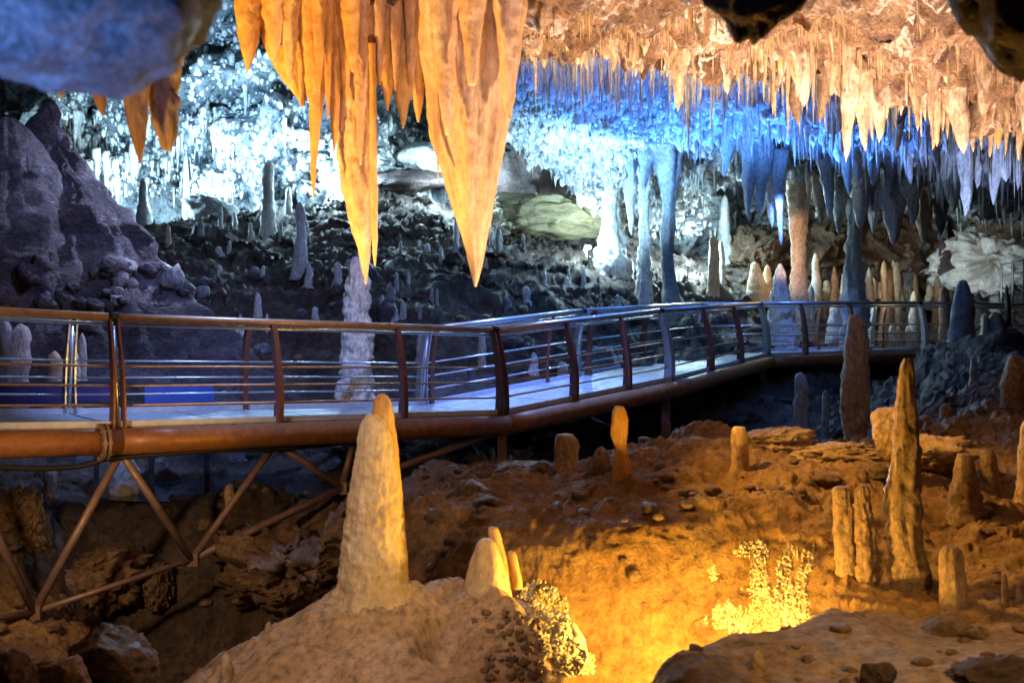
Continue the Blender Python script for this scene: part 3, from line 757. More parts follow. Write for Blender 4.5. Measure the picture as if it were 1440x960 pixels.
# ------------------------------------------------------------------ blue and grey stalactites of the back cave
GB = 'blue lit stalactites of the back ceiling'
back = [
    (1018, 250, 21, 20, 'pale', 'teal spindle hanging before the bright alcove', 180), (1053, 312, 21.5, 26, 'pale', 'left blob of the blue drapery by the banded column', 190), (1067, 305, 21.4, 26, 'pale', 'middle fold of the blue drapery by the banded column', 190),
    (1086, 322, 21.6, 26, 'pale', 'right fold of the blue drapery by the banded column', 200), (1099, 347, 21.3, 17, 'pale', 'longest blue spike, left of the banded column', 210), (1168, 312, 21.5, 24, 'pale', 'blue spike right of the banded column', 210),
    (1357, 306, 17.5, 26, 'pale', 'long light blue fang near the right edge', 185), (1374, 266, 17.8, 16, 'pale', 'short blue stalactite right of the light blue fang', 190), (1397, 289, 17.6, 22, 'pale', 'blue white stalactite second right of the light blue fang', 190),
    (1432, 266, 17.4, 20, 'pale', 'violet stalactite at the right edge of the picture', 190), (1408, 247, 17.2, 12, 'pale', 'thin blue spike close to the right edge', 180), (1320, 246, 16.5, 26, 'grey', 'dark violet stalactite left of the light blue fang', 150),
    (1335, 232, 16.8, 24, 'grey', 'dark stalactite hidden behind the ragged orange one', 150), (1195, 276, 20, 18, 'pale', 'pale pointed stalactite below the longest lip stalactite', 200), (1228, 262, 20.5, 24, 'pale', 'creamy stalactite with a crusted head behind the lip', 200),
    (1253, 282, 20.6, 22, 'grey', 'grey stalactite behind the lone orange spike', 210), (1208, 322, 23, 34, 'pale', 'wide pale cone above the grey green column', 240), (1228, 330, 23.2, 22, 'pale', 'pale cone just right of the grey green column', 250),
    (1257, 346, 23.0, 46, 'pale', 'widest pale cone hanging above the yellow lit alcove', 235), (1155, 316, 23, 24, 'tan', 'small brown tipped cone right of the banded column', 250), (1180, 330, 23.5, 22, 'grey', 'teal cone third right of the banded column', 250),
    (1300, 345, 23.5, 30, 'tan', 'brown cone at the right of the pale hanging cluster', 250), (1283, 318, 22.5, 26, 'pale', 'pale cone between the widest one and the brown one', 235), (1322, 335, 23.5, 24, 'grey', 'grey cone left of the white lit rock shelf', 250),
    (889, 262, 23, 22, 'grey', 'grey rounded bulb hanging left of the grey pointed pillar', 225), (905, 268, 23, 24, 'grey', 'grey rounded bulb touching the pale bumpy column', 225),
    (888, 332, 23.6, 16, 'pale', 'white tip below the grey bulbs', 250)]
for u, v, Y, w, m, lab, tv in back:
    drop(u, v, Y, w * 1.05, m, lab, GB, min(tv, v - 60), n=18, m=30, amp=.34, lobes=.22, p=.75)
# blue stalactites crowding the back ceiling
for k in range(110):
    u = rnd.uniform(735, 1440); Y = rnd.uniform(12.5, 21.5)
    if u < 960: Y = min(Y, 17.0)
    x = (u - 720) / F * Y
    top = ceil_z(x, Y)[0] + .12
    L_ = rnd.uniform(.35, 1.0) * (.75 + .25 * (u > 1150))
    tip = np.array([x, Y, top - L_])
    V, Fc = stalactite_geo(tip, rnd.uniform(.04, .17), top, n=10, m=12, amp=.32, lobes=.2, p=rnd.uniform(.4, 1.0), depth=rnd.uniform(.5, 1.8))
    put('stalactite', V, Fc, M['pale'], 'slender blue stalactite in the crowd on the back ceiling', 'stalactite', 'small blue stalactites of the back ceiling', np.array([x, Y, top]))
# far wall: white stalactites rooted on the wall itself
bpy.context.view_layer.update()
DG0 = bpy.context.evaluated_depsgraph_get()
def cast(u, v, dg):
    ok, hp, hn, _i, o, _m = SC.ray_cast(dg, Vector((0, 0, 0)), Vector(P(u, v, 1.0)).normalized())
    return (np.array(hp), np.array(hn), o) if ok else (None, None, None)
made = 0
for k in range(110):
    u = rnd.uniform(84, 255) if k % 4 else rnd.uniform(255, 470)
    v = rnd.uniform(165, 240) if k % 4 else rnd.uniform(40, 190)
    hp, hn, o = cast(u, v, DG0)
    if o is None or o.name not in ('cave_wall', 'ceiling') or hp[1] < 20 or made > 34: continue
    made += 1
    L_ = rnd.uniform(.5, 1.3)
    tip = hp + np.array([0, -.10, -L_])
    V, Fc = stalactite_geo(tip, rnd.uniform(.05, .12), hp[2] + .2, n=8, m=10, amp=.3, p=.6)
    put('stalactite', V, Fc, M['pale'], 'slender white stalactite against the bright far wall', 'stalactite', 'white stalactites of the far wall', hp)

def fringe(name, pts, tops, rad, length, mname, kind='stuff'):
    n, m = 5, 4
    N_ = len(pts)
    th = np.linspace(0, 2 * np.pi, n, endpoint=False)
    s = np.array([0, .35, .75, 1.0]); pr = np.array([1, .62, .28, .03])
    V = np.zeros((N_, m, n, 3))
    jit = 1 + .25 * NR.uniform(-1, 1, (N_, m, n))
    V[..., 0] = pts[:, 0, None, None] + rad[:, None, None] * pr[None, :, None] * np.cos(th)[None, None] * jit
    V[..., 1] = pts[:, 1, None, None] + rad[:, None, None] * pr[None, :, None] * np.sin(th)[None, None] * jit
    V[..., 2] = tops[:, None, None] - length[:, None, None] * s[None, :, None]
    f = grid_faces(m, n, True)
    Fs = (f[None] + (np.arange(N_) * m * n)[:, None, None]).reshape(-1, 4)
    return tag(link(name, mesh_from(name, V.reshape(-1, 3), Fs, M[mname])), None, None, None, kind)
def ceil_fringe():
    N_ = 5200
    u = NR.uniform(730, 1470, N_); Y = NR.uniform(11.5, 22.0, N_)
    x = (u - 720) / F * Y
    t = ceil_z(x, Y) + .1
    kp = ~((Y > 17.0) & (u < 960)) & (vnoise(np.stack([x * 1.1, Y * 1.1, 0 * x], 1), 77) > NR.uniform(-.9, .35, N_)) & ((u < 1130) | (NR.uniform(0, 1, N_) < .45))
    u, Y, x, t = u[kp], Y[kp], x[kp], t[kp]; N_ = len(u)
    pts = np.stack([x, Y], 1)
    ln = .12 + .75 * NR.uniform(0, 1, N_) ** 2.5 * (1 + .6 * vnoise(np.stack([x * .8, Y * .8, 0 * x + 9], 1), 79))
    o = fringe('stalactite_fringe', pts, t, NR.uniform(.025, .075, N_), ln + .1, 'pale')
    o['label'] = 'dense fringe of tiny blue stalactites covering the back ceiling'
    N_ = 2600
    u = NR.uniform(730, 1470, N_); Y = NR.uniform(8.4, 11.0, N_); x = (u - 720) / F * Y
    t = ceil_z(x, Y) + .07
    o = fringe('stalactite_fringe', np.stack([x, Y], 1), t, NR.uniform(.010, .034, N_), .07 + .36 * NR.uniform(0, 1, N_) ** 2, 'tan')
    o['label'] = 'dense fringe of tiny orange stalactites covering the ceiling lip'
ceil_fringe()
def wall_fringe(n_, box, name, lab, rr, ll, mname='pale'):
    pts, tops, rad, ln = [], [], [], []
    for k in range(n_):
        u = rnd.uniform(box[0], box[1]); v = rnd.uniform(box[2], box[3])
        hp, hn, o = cast(u, v, DG0)
        if o is None or o.name not in ('cave_wall', 'ceiling') or hp[1] < 15 or hn[2] > .35: continue
        pts.append((hp[0], hp[1] - .02)); tops.append(hp[2] + .05); rad.append(rnd.uniform(*rr)); ln.append(rnd.uniform(*ll))
    o = fringe('stalactite_fringe', np.array(pts), np.array(tops), np.array(rad), np.array(ln), mname)
    o['label'] = lab
wall_fringe(800, (725, 980, 110, 320), 'f', 'white drips crowding the sloping overhang right of the giant stalactite', (.02, .05), (.10, .35))
wall_fringe(480, (70, 330, 150, 270), 'f', 'white drips crowding the bright far wall', (.02, .07), (.15, .7))
def nodules(n_, box, lab, y0=17, y1=40, sc=1.0, mname='pale'):
    V0, F0 = ICO[1]; Vs, Fs = [], []
    for k in range(n_):
        u = rnd.uniform(box[0], box[1]); v = rnd.uniform(box[2], box[3])
        hp, hn, o = cast(u, v, DG0)
        if o is None or o.name not in ('cave_wall', 'ceiling') or not y0 < hp[1] < y1: continue
        r = rnd.choice([.03, .04, .05, .07, .10]) * sc
        W_ = V0 * r * (1 + .3 * NR.normal(size=(len(V0), 1)).clip(-1.2, 1.2)) * np.array([1, 1, rnd.uniform(.8, 1.9)]) + hp
        Fs.append(F0 + np.where(F0 >= 0, len(Vs) * len(V0), 0)); Vs.append(W_)
    o = link('calcite_crust', mesh_from('calcite_crust', np.concatenate(Vs), np.concatenate(Fs), M[mname]))
    o['label'] = lab
    tag(o, None, None, None, 'stuff')
nodules(2600, (70, 640, 0, 275), 'knobbly white calcite crust over the bright far wall')
nodules(1800, (725, 1000, 120, 330), 'knobbly white calcite crust over the sloping overhang')
nodules(1500, (735, 1440, 70, 260), 'knobbly blue lit calcite crust over the back ceiling', 12, 40, .8, 'pale')
wall_fringe(200, (960, 1440, 180, 330), 'f', 'pale drips crowding the far right ceiling', (.03, .08), (.2, .7))

# ------------------------------------------------------------------ stalagmites
def ground_below(x, y, z):
    ok, hp, hn, _k = GROUND.ray_cast(Vector((x, y, z)), Vector((0, 0, -1)), distance=12)
    return hp.z if ok else None
def rooted(b, h, Y):
    """lower the base to the floor under it"""
    g = ground_below(b[0], Y, b[2] + h)
    if g is not None and g < b[2] - .03:
        h = h + b[2] - g; b = np.array([b[0], b[1], g])
    return b, h
def stand_spans(spans, m, label, group=None, Y=None, cat='stalagmite', name='stalagmite', sink=12, **k):
    sp = sorted(spans)
    vb = sp[-1][0]; uc = (sp[-1][1] + sp[-1][2]) / 2
    if Y is None: Y = hit_ground(uc, vb)
    sp = sp + [(vb + sink, sp[-1][1] - 1, sp[-1][2] + 1)]
    V, Fc = spans_shape(sp, Y, **k)
    return put(name, V, Fc, M[m], label, cat, group, np.array([P(uc, vb, Y)[0], Y, P(uc, vb, Y)[2]]))
def stand(u, vt, vb, w, wt, m, label, group=None, Y=None, name='stalagmite', **k):
    if Y is None: Y = hit_ground(u, vb)
    b = P(u, vb, Y)
    s = Y / F
    b, h = rooted(b, (vb - vt) * s, Y)
    V, Fc = stalagmite_geo(b, h, w / 2 * s, wt / 2 * s, **k)
    return put(name, V, Fc, M[m], label, name, group, b)

# foreground mound and the tall stalagmite on it
def mound():
    V = []
    nr, nc = 130, 200
    R_ = np.linspace(0, 1, nr); T_ = np.linspace(0, 2 * np.pi, nc, endpoint=False)
    cx, cy, cz = P(545, 838, 7.0)
    Rg, Tg = np.meshgrid(R_, T_, indexing='ij')
    reach = 1.70 + .42 * np.cos(Tg - np.pi) + .13 * np.cos(3 * Tg + 1)
    rr = Rg ** .9 * reach
    x = cx + rr * np.cos(Tg); y = cy + rr * np.sin(Tg) * .9
    slope = .45 + .12 * np.cos(Tg - np.pi)
    top = .34 * (1 + .9 * np.cos(Tg) ** 3 * (np.cos(Tg) > 0))
    z = cz - slope * np.sqrt(np.maximum(rr - top * .8, 0) ** 2 + .01) + .05 - .25 * np.maximum(rr - 1.3, 0)
    p = np.stack([x.ravel(), y.ravel(), z.ravel()], 1)
    p[:, 2] += .055 * fbm(p * 2.6, 4, 301) + .03 * np.abs(fbm(p * 6.0, 3, 305)) + .010 * fbm(p * 18, 3, 309)
    # hollow in front
    pu = 720 + F * p[:, 0] / p[:, 1]; pv = 440 - F * p[:, 2] / p[:, 1]
    h = p[np.argmin((pu - 622) ** 2 + (pv - 888) ** 2)]
    d = np.sqrt(((p[:, 0] - h[0]) / .13) ** 2 + ((p[:, 1] - h[1]) / .22) ** 2)
    p[:, 2] -= .34 * np.exp(-d ** 2.5)
    # knobs
    for (u, v, r, a) in ((560, 835, .10, .10), (592, 838, .09, .08), (565, 915, .07, .07), (510, 830, .12, .06), (700, 850, .14, .10), (720, 870, .10, .10), (735, 900, .12, .1), (640, 845, .12, .05)):
        q = p[np.argmin((pu - u) ** 2 + (pv - v) ** 2)].copy()
        d = ((p[:, 0] - q[0]) ** 2 + (p[:, 1] - q[1]) ** 2) / r ** 2
        p[:, 2] += a * np.exp(-d)
    f = grid_faces(nr, nc, True)
    return put('flowstone_mound', p, np.ascontiguousarray(f), M['mound'], 'wide ochre flowstone mound under the tall foreground stalagmite', 'flowstone', None, np.array([cx, cy, cz - .8]))
mound()
t = empty('stalagmite', P(530, 838, 7.0), 'tallest foreground stalagmite, amber with a smooth rounded tip, on the mound', 'stalagmite')
def part_spans(spans, Y, mname, name, parent, **k):
    V, Fc = spans_shape(spans, Y, **k)
    b = np.array(parent.location)
    return link(name, mesh_from(name, V - b, Fc, M[mname]), (0, 0, 0), parent)
part_spans([(553, 534, 541), (557, 529, 546), (566, 525, 551), (585, 522, 554), (620, 521, 558), (680, 523, 564), (760, 524, 571), (850, 520, 576)], 7.03, 'amber', 'tip', t, n=40, ppr=3, amp=.05, lobes=.03)
part_spans([(583, 516, 530), (590, 510, 541), (602, 507, 549), (640, 501, 556), (700, 491, 563), (760, 484, 569), (810, 478, 573), (832, 472, 580), (846, 462, 592), (858, 450, 606)], 6.95, 'wax', 'body', t, n=90, ppr=1.6, amp=.06, lobes=.05, freq=(2.6, 10))
stand_spans([(757, 678, 688), (762, 671, 696), (780, 664, 704), (810, 657, 712), (850, 650, 722)], 'wax', 'stout pale orange cone on the mound right of the tall stalagmite', Y=7.05, n=36, ppr=3, amp=.06)
stand_spans([(741, 688, 699), (750, 686, 704), (765, 690, 707), (783, 694, 712), (800, 698, 715)], 'amber', 'small bright finger leaning behind the stout cone', Y=7.3, n=20, ppr=3)
stand_spans([(775, 714, 724), (785, 713, 728), (800, 716, 731), (815, 718, 734)], 'amber', 'small glowing finger right of the stout cone', Y=7.2, n=20, ppr=3)
stand(378, 873, 908, 20, 13, 'mound', 'little ochre peg on the left flank of the mound', Y=6.9)
stand(316, 917, 950, 24, 16, 'mound', 'little ochre peg at the foot of the mound', Y=6.55)
stand(1062, 914, 962, 40, 22, 'mound', 'pale bumpy stub on the sandy ledge before the pit', Y=5.55, cap=.3)
# middle right
GR = 'stalagmites on the amber ground at the right'
stand_spans([(571, 865, 876), (577, 861, 880), (592, 859, 882), (615, 860, 881), (632, 865, 881), (645, 863, 884), (672, 860, 890)], 'amber', 'slim yellow club shaped stalagmite on the ridge below the walkway', GR, n=24, ppr=3, amp=.12)
stand_spans([(611, 783, 806), (615, 781, 811), (640, 781, 813), (662, 780, 814)], 'tan', 'squat flat topped stump on the ridge', GR, n=24, ppr=3, amp=.15)
stand(843, 627, 662, 38, 18, 'brown', 'dark brown hump between the stump and the yellow club', GR, cap=.3)
stand_spans([(600, 1032, 1047), (604, 1029, 1050), (640, 1029, 1052), (660, 1028, 1054)], 'tan', 'orange stub set into the ridge crest', GR, n=20, ppr=3)
stand_spans([(504, 1271, 1279), (512, 1267, 1284), (540, 1263, 1286), (580, 1260, 1288), (620, 1256, 1291), (660, 1252, 1292), (700, 1246, 1293), (740, 1247, 1294), (790, 1250, 1302), (828, 1246, 1310)], 'brown', 'tall orange tipped stalagmite, the tallest on the right', GR, n=40, ppr=3, amp=.16, lobes=.08, Y=7.7)
stand_spans([(684, 1176, 1192), (688, 1171, 1199), (720, 1170, 1201), (760, 1173, 1203), (815, 1176, 1208)], 'brown', 'broken stump with a bright left edge, first of the pair', GR, n=40, ppr=2, amp=.13, freq=(2.2, 2.4), Y=7.75)
stand_spans([(682, 1208, 1219), (686, 1203, 1222), (720, 1202, 1227), (770, 1205, 1233), (824, 1207, 1236)], 'brown', 'crusted dark stump, second of the pair', GR, n=40, ppr=2, amp=.22, freq=(2.2, 2.4), Y=7.65)
stand_spans([(768, 1328, 1346), (773, 1322, 1352), (800, 1321, 1354), (870, 1322, 1360)], 'brown', 'smooth sawn off looking stump near the lower right', GR, n=36, ppr=2, amp=.07, freq=(2, 2), Y=7.2)
stand_spans([(638, 1348, 1363), (645, 1345, 1369), (680, 1340, 1374), (727, 1334, 1380)], 'brown', 'stocky brown stalagmite right of the tallest one', GR, n=24, ppr=3, amp=.14)
stand(1388, 631, 692, 36, 20, 'brown', 'lumpy stalagmite behind the stocky brown one', GR)
stand(1440, 590, 705, 30, 14, 'tan', 'orange stalagmite cut by the right edge of the picture', GR)
stand(1275, 898, 948, 24, 17, 'brown', 'small dark peg before the smooth stump', GR, Y=6.1)
stand(1230, 868, 908, 16, 10, 'brown', 'tiny dark peg left of the small dark peg', GR, Y=6.5)
stand(1412, 805, 848, 13, 8, 'brown', 'thin peg right of the smooth stump', GR)
stand(1436, 624, 668, 16, 12, 'tan', 'small peg near the right edge beside the orange stalagmite', GR)
# by and behind the far walkway
GF = 'stalagmites around the far walkway'
stand_spans([(442, 1196, 1208), (448, 1193, 1212), (480, 1190, 1216), (520, 1186, 1219), (560, 1182, 1222), (590, 1183, 1221), (616, 1188, 1216)], 'tan', 'tall brown stalagmite standing before the far walkway', GF, Y=15.5, n=30, ppr=3, amp=.12)
stand_spans([(394, 1350, 1358), (402, 1345, 1362), (430, 1339, 1367), (470, 1334, 1370), (508, 1328, 1374)], 'grey', 'broad blue grey stalagmite on the right bank', GF, Y=18.6, n=30, ppr=3, amp=.12)
stand_spans([(500, 1420, 1432), (515, 1414, 1440), (545, 1408, 1446), (580, 1410, 1448), (595, 1416, 1440)], 'brown', 'egg shaped brown boulder like stalagmite at the right bank', GF, Y=12.2, n=30, ppr=3, amp=.10)
stand(1124, 523, 575, 26, 18, 'grey', 'short grey stalagmite in the dark under the far walkway', GF, Y=17.0)
stand(1327, 567, 628, 22, 16, 'brown', 'dark slim stalagmite right of the tallest one', GF, Y=12.4)
stand(1301, 583, 622, 22, 16, 'brown', 'dark squat stalagmite behind the tallest one', GF, Y=12.6)
stand(1160, 548, 578, 14, 8, 'grey', 'tiny pale stub in the dark under the far walkway', GF, Y=17.4)
stand(1368, 500, 545, 14, 8, 'grey', 'thin grey stalagmite below the broad blue grey one', GF, Y=15)
# the columns
def column(spans, Y, m, label, **k):
    lo = sorted(spans)[-1]
    uc = (lo[1] + lo[2]) / 2
    g = ground_below((uc - 720) / F * Y, Y, P(0, lo[0] - 60, Y)[2])
    if g is not None:
        vg = 440 - g * F / Y
        if vg > lo[0] + 4: spans = list(spans) + [(vg + 12, lo[1] - .05 * (vg - lo[0]), lo[2] + .05 * (vg - lo[0]))]
    V, Fc = spans_shape(spans, Y, **k)
    return put('column', V, Fc, M[m], label, 'column', None, V[np.argmin(V[:, 2])])
column([(225, 1104, 1142), (270, 1106, 1140), (292, 1108, 1136), (320, 1110, 1134), (350, 1112, 1133), (380, 1113, 1132), (400, 1110, 1134), (425, 1108, 1136), (480, 1106, 1142)], 25.2, 'tan', 'pale orange column with dark bands from floor to ceiling', n=32, ppr=2, amp=.10, freq=(1.2, 5))
column([(120, 880, 985), (165, 896, 970), (200, 910, 960), (222, 918, 957), (245, 924, 955), (275, 930, 950), (300, 933, 948), (330, 928, 946), (360, 930, 945), (400, 933, 950), (440, 930, 956)], 22.8, 'grey', 'grey fluted pillar tapering to a waist before the bright alcove', n=32, ppr=3, amp=.14, lobes=.2)
column([(170, 888, 922), (230, 893, 915), (270, 898, 914), (310, 899, 912), (350, 897, 914), (400, 895, 916)], 23.6, 'pale', 'pale bumpy column left of the grey fluted pillar', n=24, ppr=3, amp=.25)
column([(180, 836, 888), (240, 845, 880), (280, 848, 872), (320, 846, 872), (352, 838, 885)], 24.6, 'pale', 'white green flowstone column beside the lit star lamp', n=28, ppr=3, amp=.25, lobes=.2)
column([(280, 1190, 1222), (320, 1192, 1212), (360, 1190, 1210), (410, 1186, 1216)], 24.2, 'grey', 'grey green column in the yellow lit alcove', n=24, ppr=3, amp=.2)
stand_spans([(361, 497, 504), (368, 492, 510), (385, 490, 515), (400, 488, 518), (430, 486, 520), (470, 483, 522), (520, 481, 523), (560, 478, 522), (615, 472, 526)], 'pale', 'tall pale banded stalagmite behind the walkway under the brown stalactite', None, Y=14.6, n=44, ppr=2, amp=.2, freq=(2.0, 5))
stand_spans([(371, 1095, 1099), (380, 1092, 1103), (400, 1088, 1107), (425, 1083, 1112), (450, 1079, 1117), (480, 1075, 1122)], 'pale', 'blue white cone shaped stalagmite left of the banded column', GF, Y=24.4, n=30, ppr=2, amp=.18, lobes=.12)
misc = [
    (1002, 331, 408, 19, 13, 'tan', 'pinkish straight stalagmite right of the lower star lamp'), (1014, 338, 392, 13, 8, 'pale', 'pale green stalagmite touching the pinkish straight one'), (1018, 274, 335, 26, 10, 'grey', 'teal pointed stalagmite under the teal spindle'),
    (1060, 368, 415, 40, 12, 'tan', 'brown cone left of the blue white cone'), (1078, 372, 415, 18, 8, 'tan', 'thin tan stalagmite between the brown cone and the blue white cone'),
    (1172, 428, 486, 24, 17, 'pale', 'pale blue stalagmite seen through the far railing'), (1223, 440, 488, 16, 8, 'grey', 'teal stalagmite right of the tall brown one'), (1243, 462, 488, 14, 8, 'tan', 'small orange stalagmite behind the far railing'),
    (1254, 456, 488, 16, 10, 'pale', 'bluish stalagmite behind the far railing'), (1264, 458, 488, 12, 8, 'tan', 'orange striped stalagmite behind the far railing'), (1278, 458, 489, 20, 10, 'pale', 'blue stalagmite close to the last bright post'),
    (1284, 408, 452, 18, 10, 'pale', 'cream stalagmite above the far handrail'), (1306, 400, 428, 16, 8, 'tan', 'pinkish stalagmite above the far handrail'), (1327, 402, 470, 20, 14, 'tan', 'pinkish stalagmite left of the broad blue grey one'),
    (1397, 396, 432, 18, 10, 'pale', 'pale stalagmite right of the broad blue grey one'), (1400, 438, 480, 30, 20, 'grey', 'grey stalagmite below the far right handrail'), (1383, 440, 478, 12, 10, 'pale', 'blue stalagmite between the two grey ones'),
    (1256, 360, 412, 28, 10, 'tan', 'yellow lit stalagmite in the alcove'), (1274, 348, 418, 32, 12, 'grey', 'dark teal stalagmite in front of the yellow alcove'), (1292, 366, 415, 24, 10, 'grey', 'yellow edged stalagmite right of the dark teal one'),
    (1310, 370, 418, 22, 10, 'grey', 'grey stalagmite left of the large dark one'), (1328, 333, 424, 40, 12, 'dark', 'large dark stalagmite before the white lit shelf'), (1214, 368, 410, 18, 8, 'pale', 'pale wall like stalagmite beside the grey green column'), (1227, 384, 410, 14, 8, 'tan', 'golden stub in the alcove'),
    (1155, 360, 388, 13, 8, 'pale', 'cream peg right of the banded column'), (1416, 400, 440, 14, 6, 'dark', 'dark thin stalagmite near the far black railing'), (1140, 400, 440, 14, 8, 'grey', 'grey peg touching the banded column'), (1238, 376, 411, 18, 8, 'pale', 'creamy cone in the alcove beside the golden stub')]
for u, vt, vb, w, wt, m, lab in misc:
    stand(u, vt, vb + 8, w, wt, m, lab, GF, Y=hit_ground(u, vb + 6, 20, 32) if vb < 440 else 26.0 if u < 1300 else 24.0, cap=.2, amp=.18)
GS = 'stalagmites on the dark slope behind the walkway'
slope = [
    (422, 284, 384, 22, 12, 'pale', 'tall bluish white stalagmite on the slope left of the drapery'), (376, 224, 332, 22, 14, 'pale', 'tall pale stalagmite against the bright far wall'), (261, 216, 268, 12, 6, 'grey', 'thin grey stalagmite silhouetted on the bright wall'),
    (201, 250, 312, 26, 8, 'grey', 'dark stalagmite standing before the brightest spot'), (143, 256, 296, 12, 6, 'dark', 'dark little spike on the skyline of the cone'), (213, 370, 434, 30, 20, 'purple', 'lavender stump on the slope right of the cone'),
    (362, 411, 442, 13, 8, 'pale', 'white peg just above the near handrail'), (271, 420, 440, 13, 9, 'pale', 'small white peg above the first bay of the handrail'), (443, 431, 452, 12, 8, 'pale', 'small white peg left of the tall banded stalagmite'),
    (236, 316, 346, 12, 6, 'tan', 'tan peg on the upper slope'), (70, 346, 378, 26, 18, 'purple', 'lavender block on the side of the cone'), (643, 285, 342, 14, 9, 'grey', 'grey stalagmite between the two longest stalactites'),
    (641, 300, 350, 10, 6, 'pale', 'pale thin stalagmite beside the giant stalactite tip'), (557, 382, 408, 9, 5, 'pale', 'slim white spike right of the brown stalactite tip'), (607, 404, 424, 7, 4, 'pale', 'tiny white spike left of the giant stalactite tip'), (614, 406, 428, 7, 4, 'pale', 'tiny white spike nearest the giant stalactite tip'),
    (537, 414, 432, 8, 5, 'pale', 'tiny white spike above the walkway bend'), (566, 424, 448, 12, 7, 'pale', 'white knobbed peg above the walkway bend'), (563, 338, 354, 7, 4, 'pale', 'tiny white peg high on the dark slope'), (620, 346, 368, 7, 4, 'pale', 'white peg high on the slope beside the giant tip'),
    (765, 378, 396, 8, 5, 'pale', 'white speck like peg below the yellow slab'), (740, 402, 424, 14, 9, 'pale', 'pale lump on the slope below the yellow slab'), (868, 414, 432, 9, 6, 'pale', 'pale peg above the middle handrail'), (903, 392, 430, 12, 7, 'pale', 'white stalagmite above the middle handrail'), (820, 374, 394, 8, 5, 'pale', 'white peg below the star lamp'),
    (700, 318, 350, 14, 8, 'grey', 'grey stump right of the giant stalactite tip'), (677, 464, 506, 12, 8, 'pale', 'pale slim stalagmite behind the middle railing'), (590, 468, 500, 16, 8, 'pale', 'white cone behind the near railing'), (601, 482, 512, 14, 8, 'pale', 'second white cone behind the near railing'),
    (750, 495, 525, 20, 8, 'pale', 'white cone behind the far railing of the middle bay'), (790, 508, 530, 18, 12, 'pale', 'pale lump behind the far railing of the middle bay'), (25, 455, 560, 34, 24, 'pale', 'thick pale stalagmite seen through the left railing'), (75, 493, 600, 34, 20, 'tan', 'tan stalagmite seen through the left railing'),
    (103, 488, 600, 24, 15, 'pale', 'pale narrow stalagmite seen through the left railing'), (116, 468, 590, 18, 10, 'pale', 'taller pale stalagmite behind the narrow one'), (5, 440, 560, 26, 18, 'grey', 'grey stalagmite at the left edge behind the railing'), (310, 290, 322, 9, 5, 'pale', 'white peg on the ridge at the foot of the far wall'),
    (330, 298, 320, 9, 5, 'pale', 'second white peg on the ridge at the foot of the far wall'), (352, 312, 338, 9, 5, 'pale', 'pale peg below the tall pale stalagmite'), (405, 262, 300, 12, 7, 'pale', 'pale stalagmite right of the tall pale one'), (474, 368, 398, 14, 9, 'pale', 'pale stalagmite left of the tall banded one'), (322, 338, 352, 8, 5, 'pale', 'pale bead like peg on the slope'),
    (22, 405, 432, 14, 8, 'purple', 'lavender peg above the handrail at the left edge'), (172, 640, 700, 46, 34, 'pale', 'thick white and brown stump under the walkway'), (322, 680, 706, 17, 12, 'tan', 'tan peg by the pool under the walkway'), (70, 655, 700, 22, 16, 'brown', 'brown stump under the left end of the walkway')]
for u, vt, vb, w, wt, m, lab in slope:
    Yh = hit_ground(u, vb, 10.8, 30)
    stand(u, vt, vb, w, wt, m, lab, GS, Y=Yh, cap=.2, amp=.18)
for k in range(40):
    u = rnd.uniform(180, 930); v = rnd.uniform(320, 470)
    Y = hit_ground(u, v, 13, 30)
    if Y > 28.5: continue
    h = rnd.uniform(.08, .5) * rnd.uniform(.5, 1)
    b = P(u, v, Y)
    V, Fc = stalagmite_geo(b, h, rnd.uniform(.05, .15), rnd.uniform(.02, .06), n=11, m=10, cap=.25, amp=.25)
    put('stalagmite', V, Fc, M[rnd.choice(['pale', 'grey', 'purple', 'pale'])], 'small stalagmite scattered on the dark slope behind the walkway', 'stalagmite', 'small stalagmites scattered on the dark slope', b)

# ------------------------------------------------------------------ the slate cone at the left
def cone():
    sp = [(147, 54, 68), (165, 46, 76), (200, 30, 88), (250, -10, 118), (300, -60, 150), (350, -110, 178), (400, -160, 205), (440, -210, 235), (500, -260, 290), (600, -330, 370), (640, -380, 420)]
    V, Fc = spans_shape(sp, 16.4, depth=.55, n=120, ppr=3, lobes=.06, amp=.10, freq=(2.6, .8))
    V = V + np.stack([fbm(V * 2.0, 5, 401), fbm(V * 2.0, 5, 405), fbm(V * 2.0, 4, 409)], 1) * .11
    V[:, 0] += .05 * ridged(V * np.array([1.2, 1.2, 4.5]), 3, 411)
    return put('flowstone_cone', V, Fc, M['purple'], 'huge slate violet flowstone cone rising at the left behind the walkway', 'flowstone', None, P(20, 620, 16.4))
cone()
stand_spans([(166, 2, 20), (180, -14, 34), (230, -30, 60), (330, -60, 90), (420, -80, 120)], 'purple', 'knobbed slate shoulder left of the huge cone', None, Y=15.9, n=40, ppr=3, amp=.16)

# ------------------------------------------------------------------ boulders and rocks
def rockat(u, v, Y, ru, rv, rd, m, label, group=None, sub=4, amp=.22, **k):
    s = Y / F
    V, Fc = boulder_geo(P(u, v, Y), (ru * s, rd * s, rv * s), sub, amp, **k)
    return put('boulder', V, Fc, M[m], label, 'boulder', group, V[np.argmin(V[:, 2])])
M['yellowrock'] = rock('yellow_banded_rock', [(.14, .10, .04), (.30, .23, .11), (.44, .37, .22)], 1.2, 3.5, bump=.7, bscale=8, bdist=.06)
rockat(772, 303, 26.0, 92, 40, 60, 'yellowrock', 'long yellowish slab lying at the top of the slope', sub=5, amp=.35, freq=1.5, cuts=22)
rockat(748, 245, 28.4, 62, 58, 40, 'dark', 'dark wedge standing in for the shade in the gap above the yellow slab')  # dark block added to paint the shade of an empty gap
rockat(160, 932, 6.7, 78, 52, 70, 'boulder', 'flat sided grey brown boulder at the lower left', sub=5, amp=.12)
